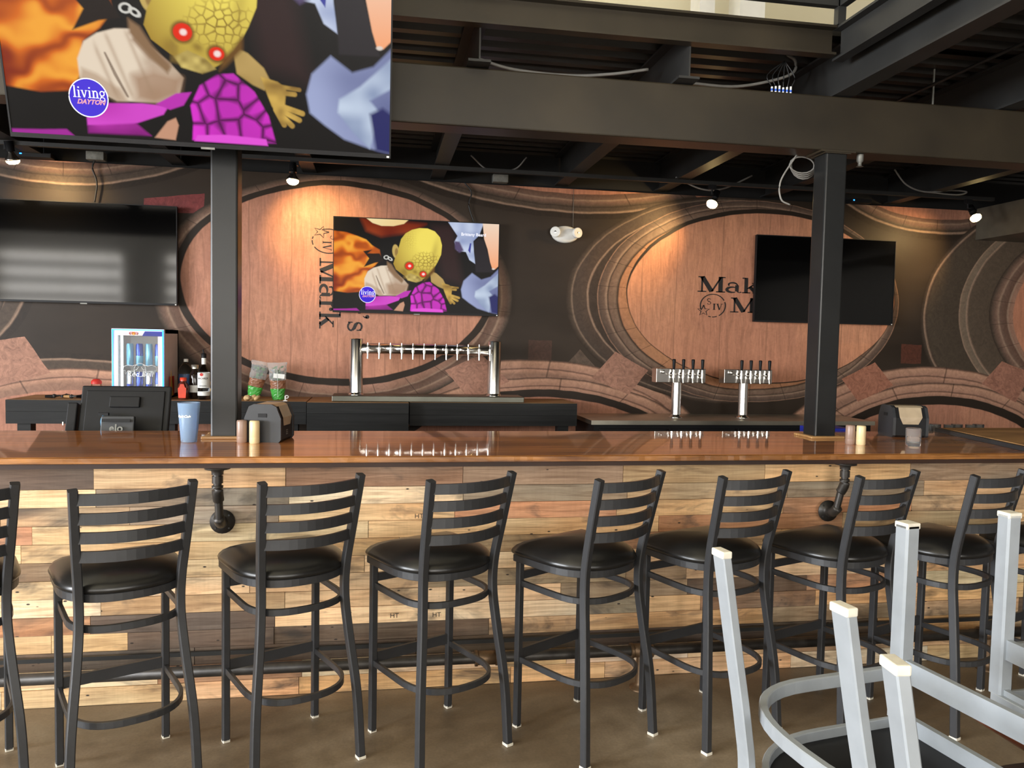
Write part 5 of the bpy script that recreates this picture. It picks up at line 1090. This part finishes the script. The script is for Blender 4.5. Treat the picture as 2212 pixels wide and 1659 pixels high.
lbl = ['black ladder back stool at the far left edge of the picture, mostly cut off', 'black ladder back stool, first whole one from the left, under the blue tumbler', 'black ladder back stool below the left napkin dispenser', 'black ladder back stool below the left end of the tap tower',
       'black ladder back stool in the middle, below the right end of the steel tap tower', 'black ladder back stool behind the thin left leg of the upturned silver chair', 'black ladder back stool below the right column', 'black ladder back stool below the clear rocks glass', 'black ladder back stool mostly hidden behind the upturned chair leg at the right edge']
s0 = thing('bar_stool', lbl[0], 'bar stool', (0, 0, 0), 0, 'black ladder back stools along the bar')
ladder_seat(s0, STOOL, 'powder', 'vinyl', 'cap_white')
# feet read off the floor: (front left, rotation)
FL = [(-1.68, 2.98, 27), (-1.131, 3.008, 26.5), (-.57, 3.105, 26.5), (-.009, 3.113, 28.0), (.576, 3.08, 32), (1.139, 3.151, 21.5), (1.70, 3.133, 21), (2.202, 3.129, 21), (2.781, 3.142, 20)]
for i, (x, y, a) in enumerate(FL):
    a = math.radians(a); lx, ly = -STOOL['fx'], STOOL['fy']
    px_, py_ = x - (lx * math.cos(a) - ly * math.sin(a)), y - (lx * math.sin(a) + ly * math.cos(a))
    if i == 0: s0.location = (px_, py_, 0); s0.rotation_euler = (0, 0, a)
    else: dup(s0, (px_, py_, 0), a, lbl[i])

# ------------------------------------------------------------------ silver chairs turned upside down on a table
tb = thing('round_table', 'dark round pedestal table carrying upturned silver chairs at lower right', 'table', (1.22, .80, 0))
MB().lathe([(.0005, .775), (.44, .775), (.45, .78), (.45, .805), (.445, .81), (.0005, .81)], (0, 0, 0), 48, caps=False).build('table_top', 'subtop', tb)
MB().lathe([(.26, 0), (.26, .012), (.05, .03), (.035, .05), (.035, .74), (.12, .775)], (0, 0, 0), 28).build('pedestal', 'steel_dark', tb)
CHAIR = dict(fx=.222, fy=.215, frame_z=.395, leg=.032, post=[(.137, -.255, .006), (.139, -.228, .15), (.143, -.198, .30), (.146, -.185, .40), (.155, -.195, .55), (.166, -.22, .68), (.176, -.25, .82)], post_size=(.031, .016),
             slats=(.785, .72, .655, .59), bow=.04, hoop1=None, hoop2=(.21, -.19, .285), str1=.385, str2=.285, seat_hw=.235, seat_yb=-.20, flat=True)
c0 = thing('upturned_chair', 'silver metal chair upside down on the table, nearest whole one with curved rings', 'chair', (0, 0, 0), 0, 'upturned silver chairs')
ladder_seat(c0, CHAIR, 'silver', 'redwood', 'cap_white')
def flip(o, x, y, a, z=1.25, tx=0, ty=0):
    """upside down, chair front pointing along angle a"""
    o.matrix_world = Matrix.Translation((x, y, z)) @ Matrix.Rotation(ty, 4, 'Y') @ Matrix.Rotation(tx, 4, 'X') @ Matrix.Rotation(a - PI / 2, 4, 'Z') @ Matrix.Rotation(PI, 4, 'Y')
flip(c0, .825, 1.08, math.radians(9))
c1 = dup(c0, (0, 0, 0), 0, 'silver metal chair upside down at the right edge with a red brown seat'); flip(c1, 1.513, 1.191, math.radians(183))
c2 = dup(c0, (0, 0, 0), 0, 'silver metal chair upside down nearest the camera, only one foot in view'); flip(c2, .788, .576, math.radians(-5))
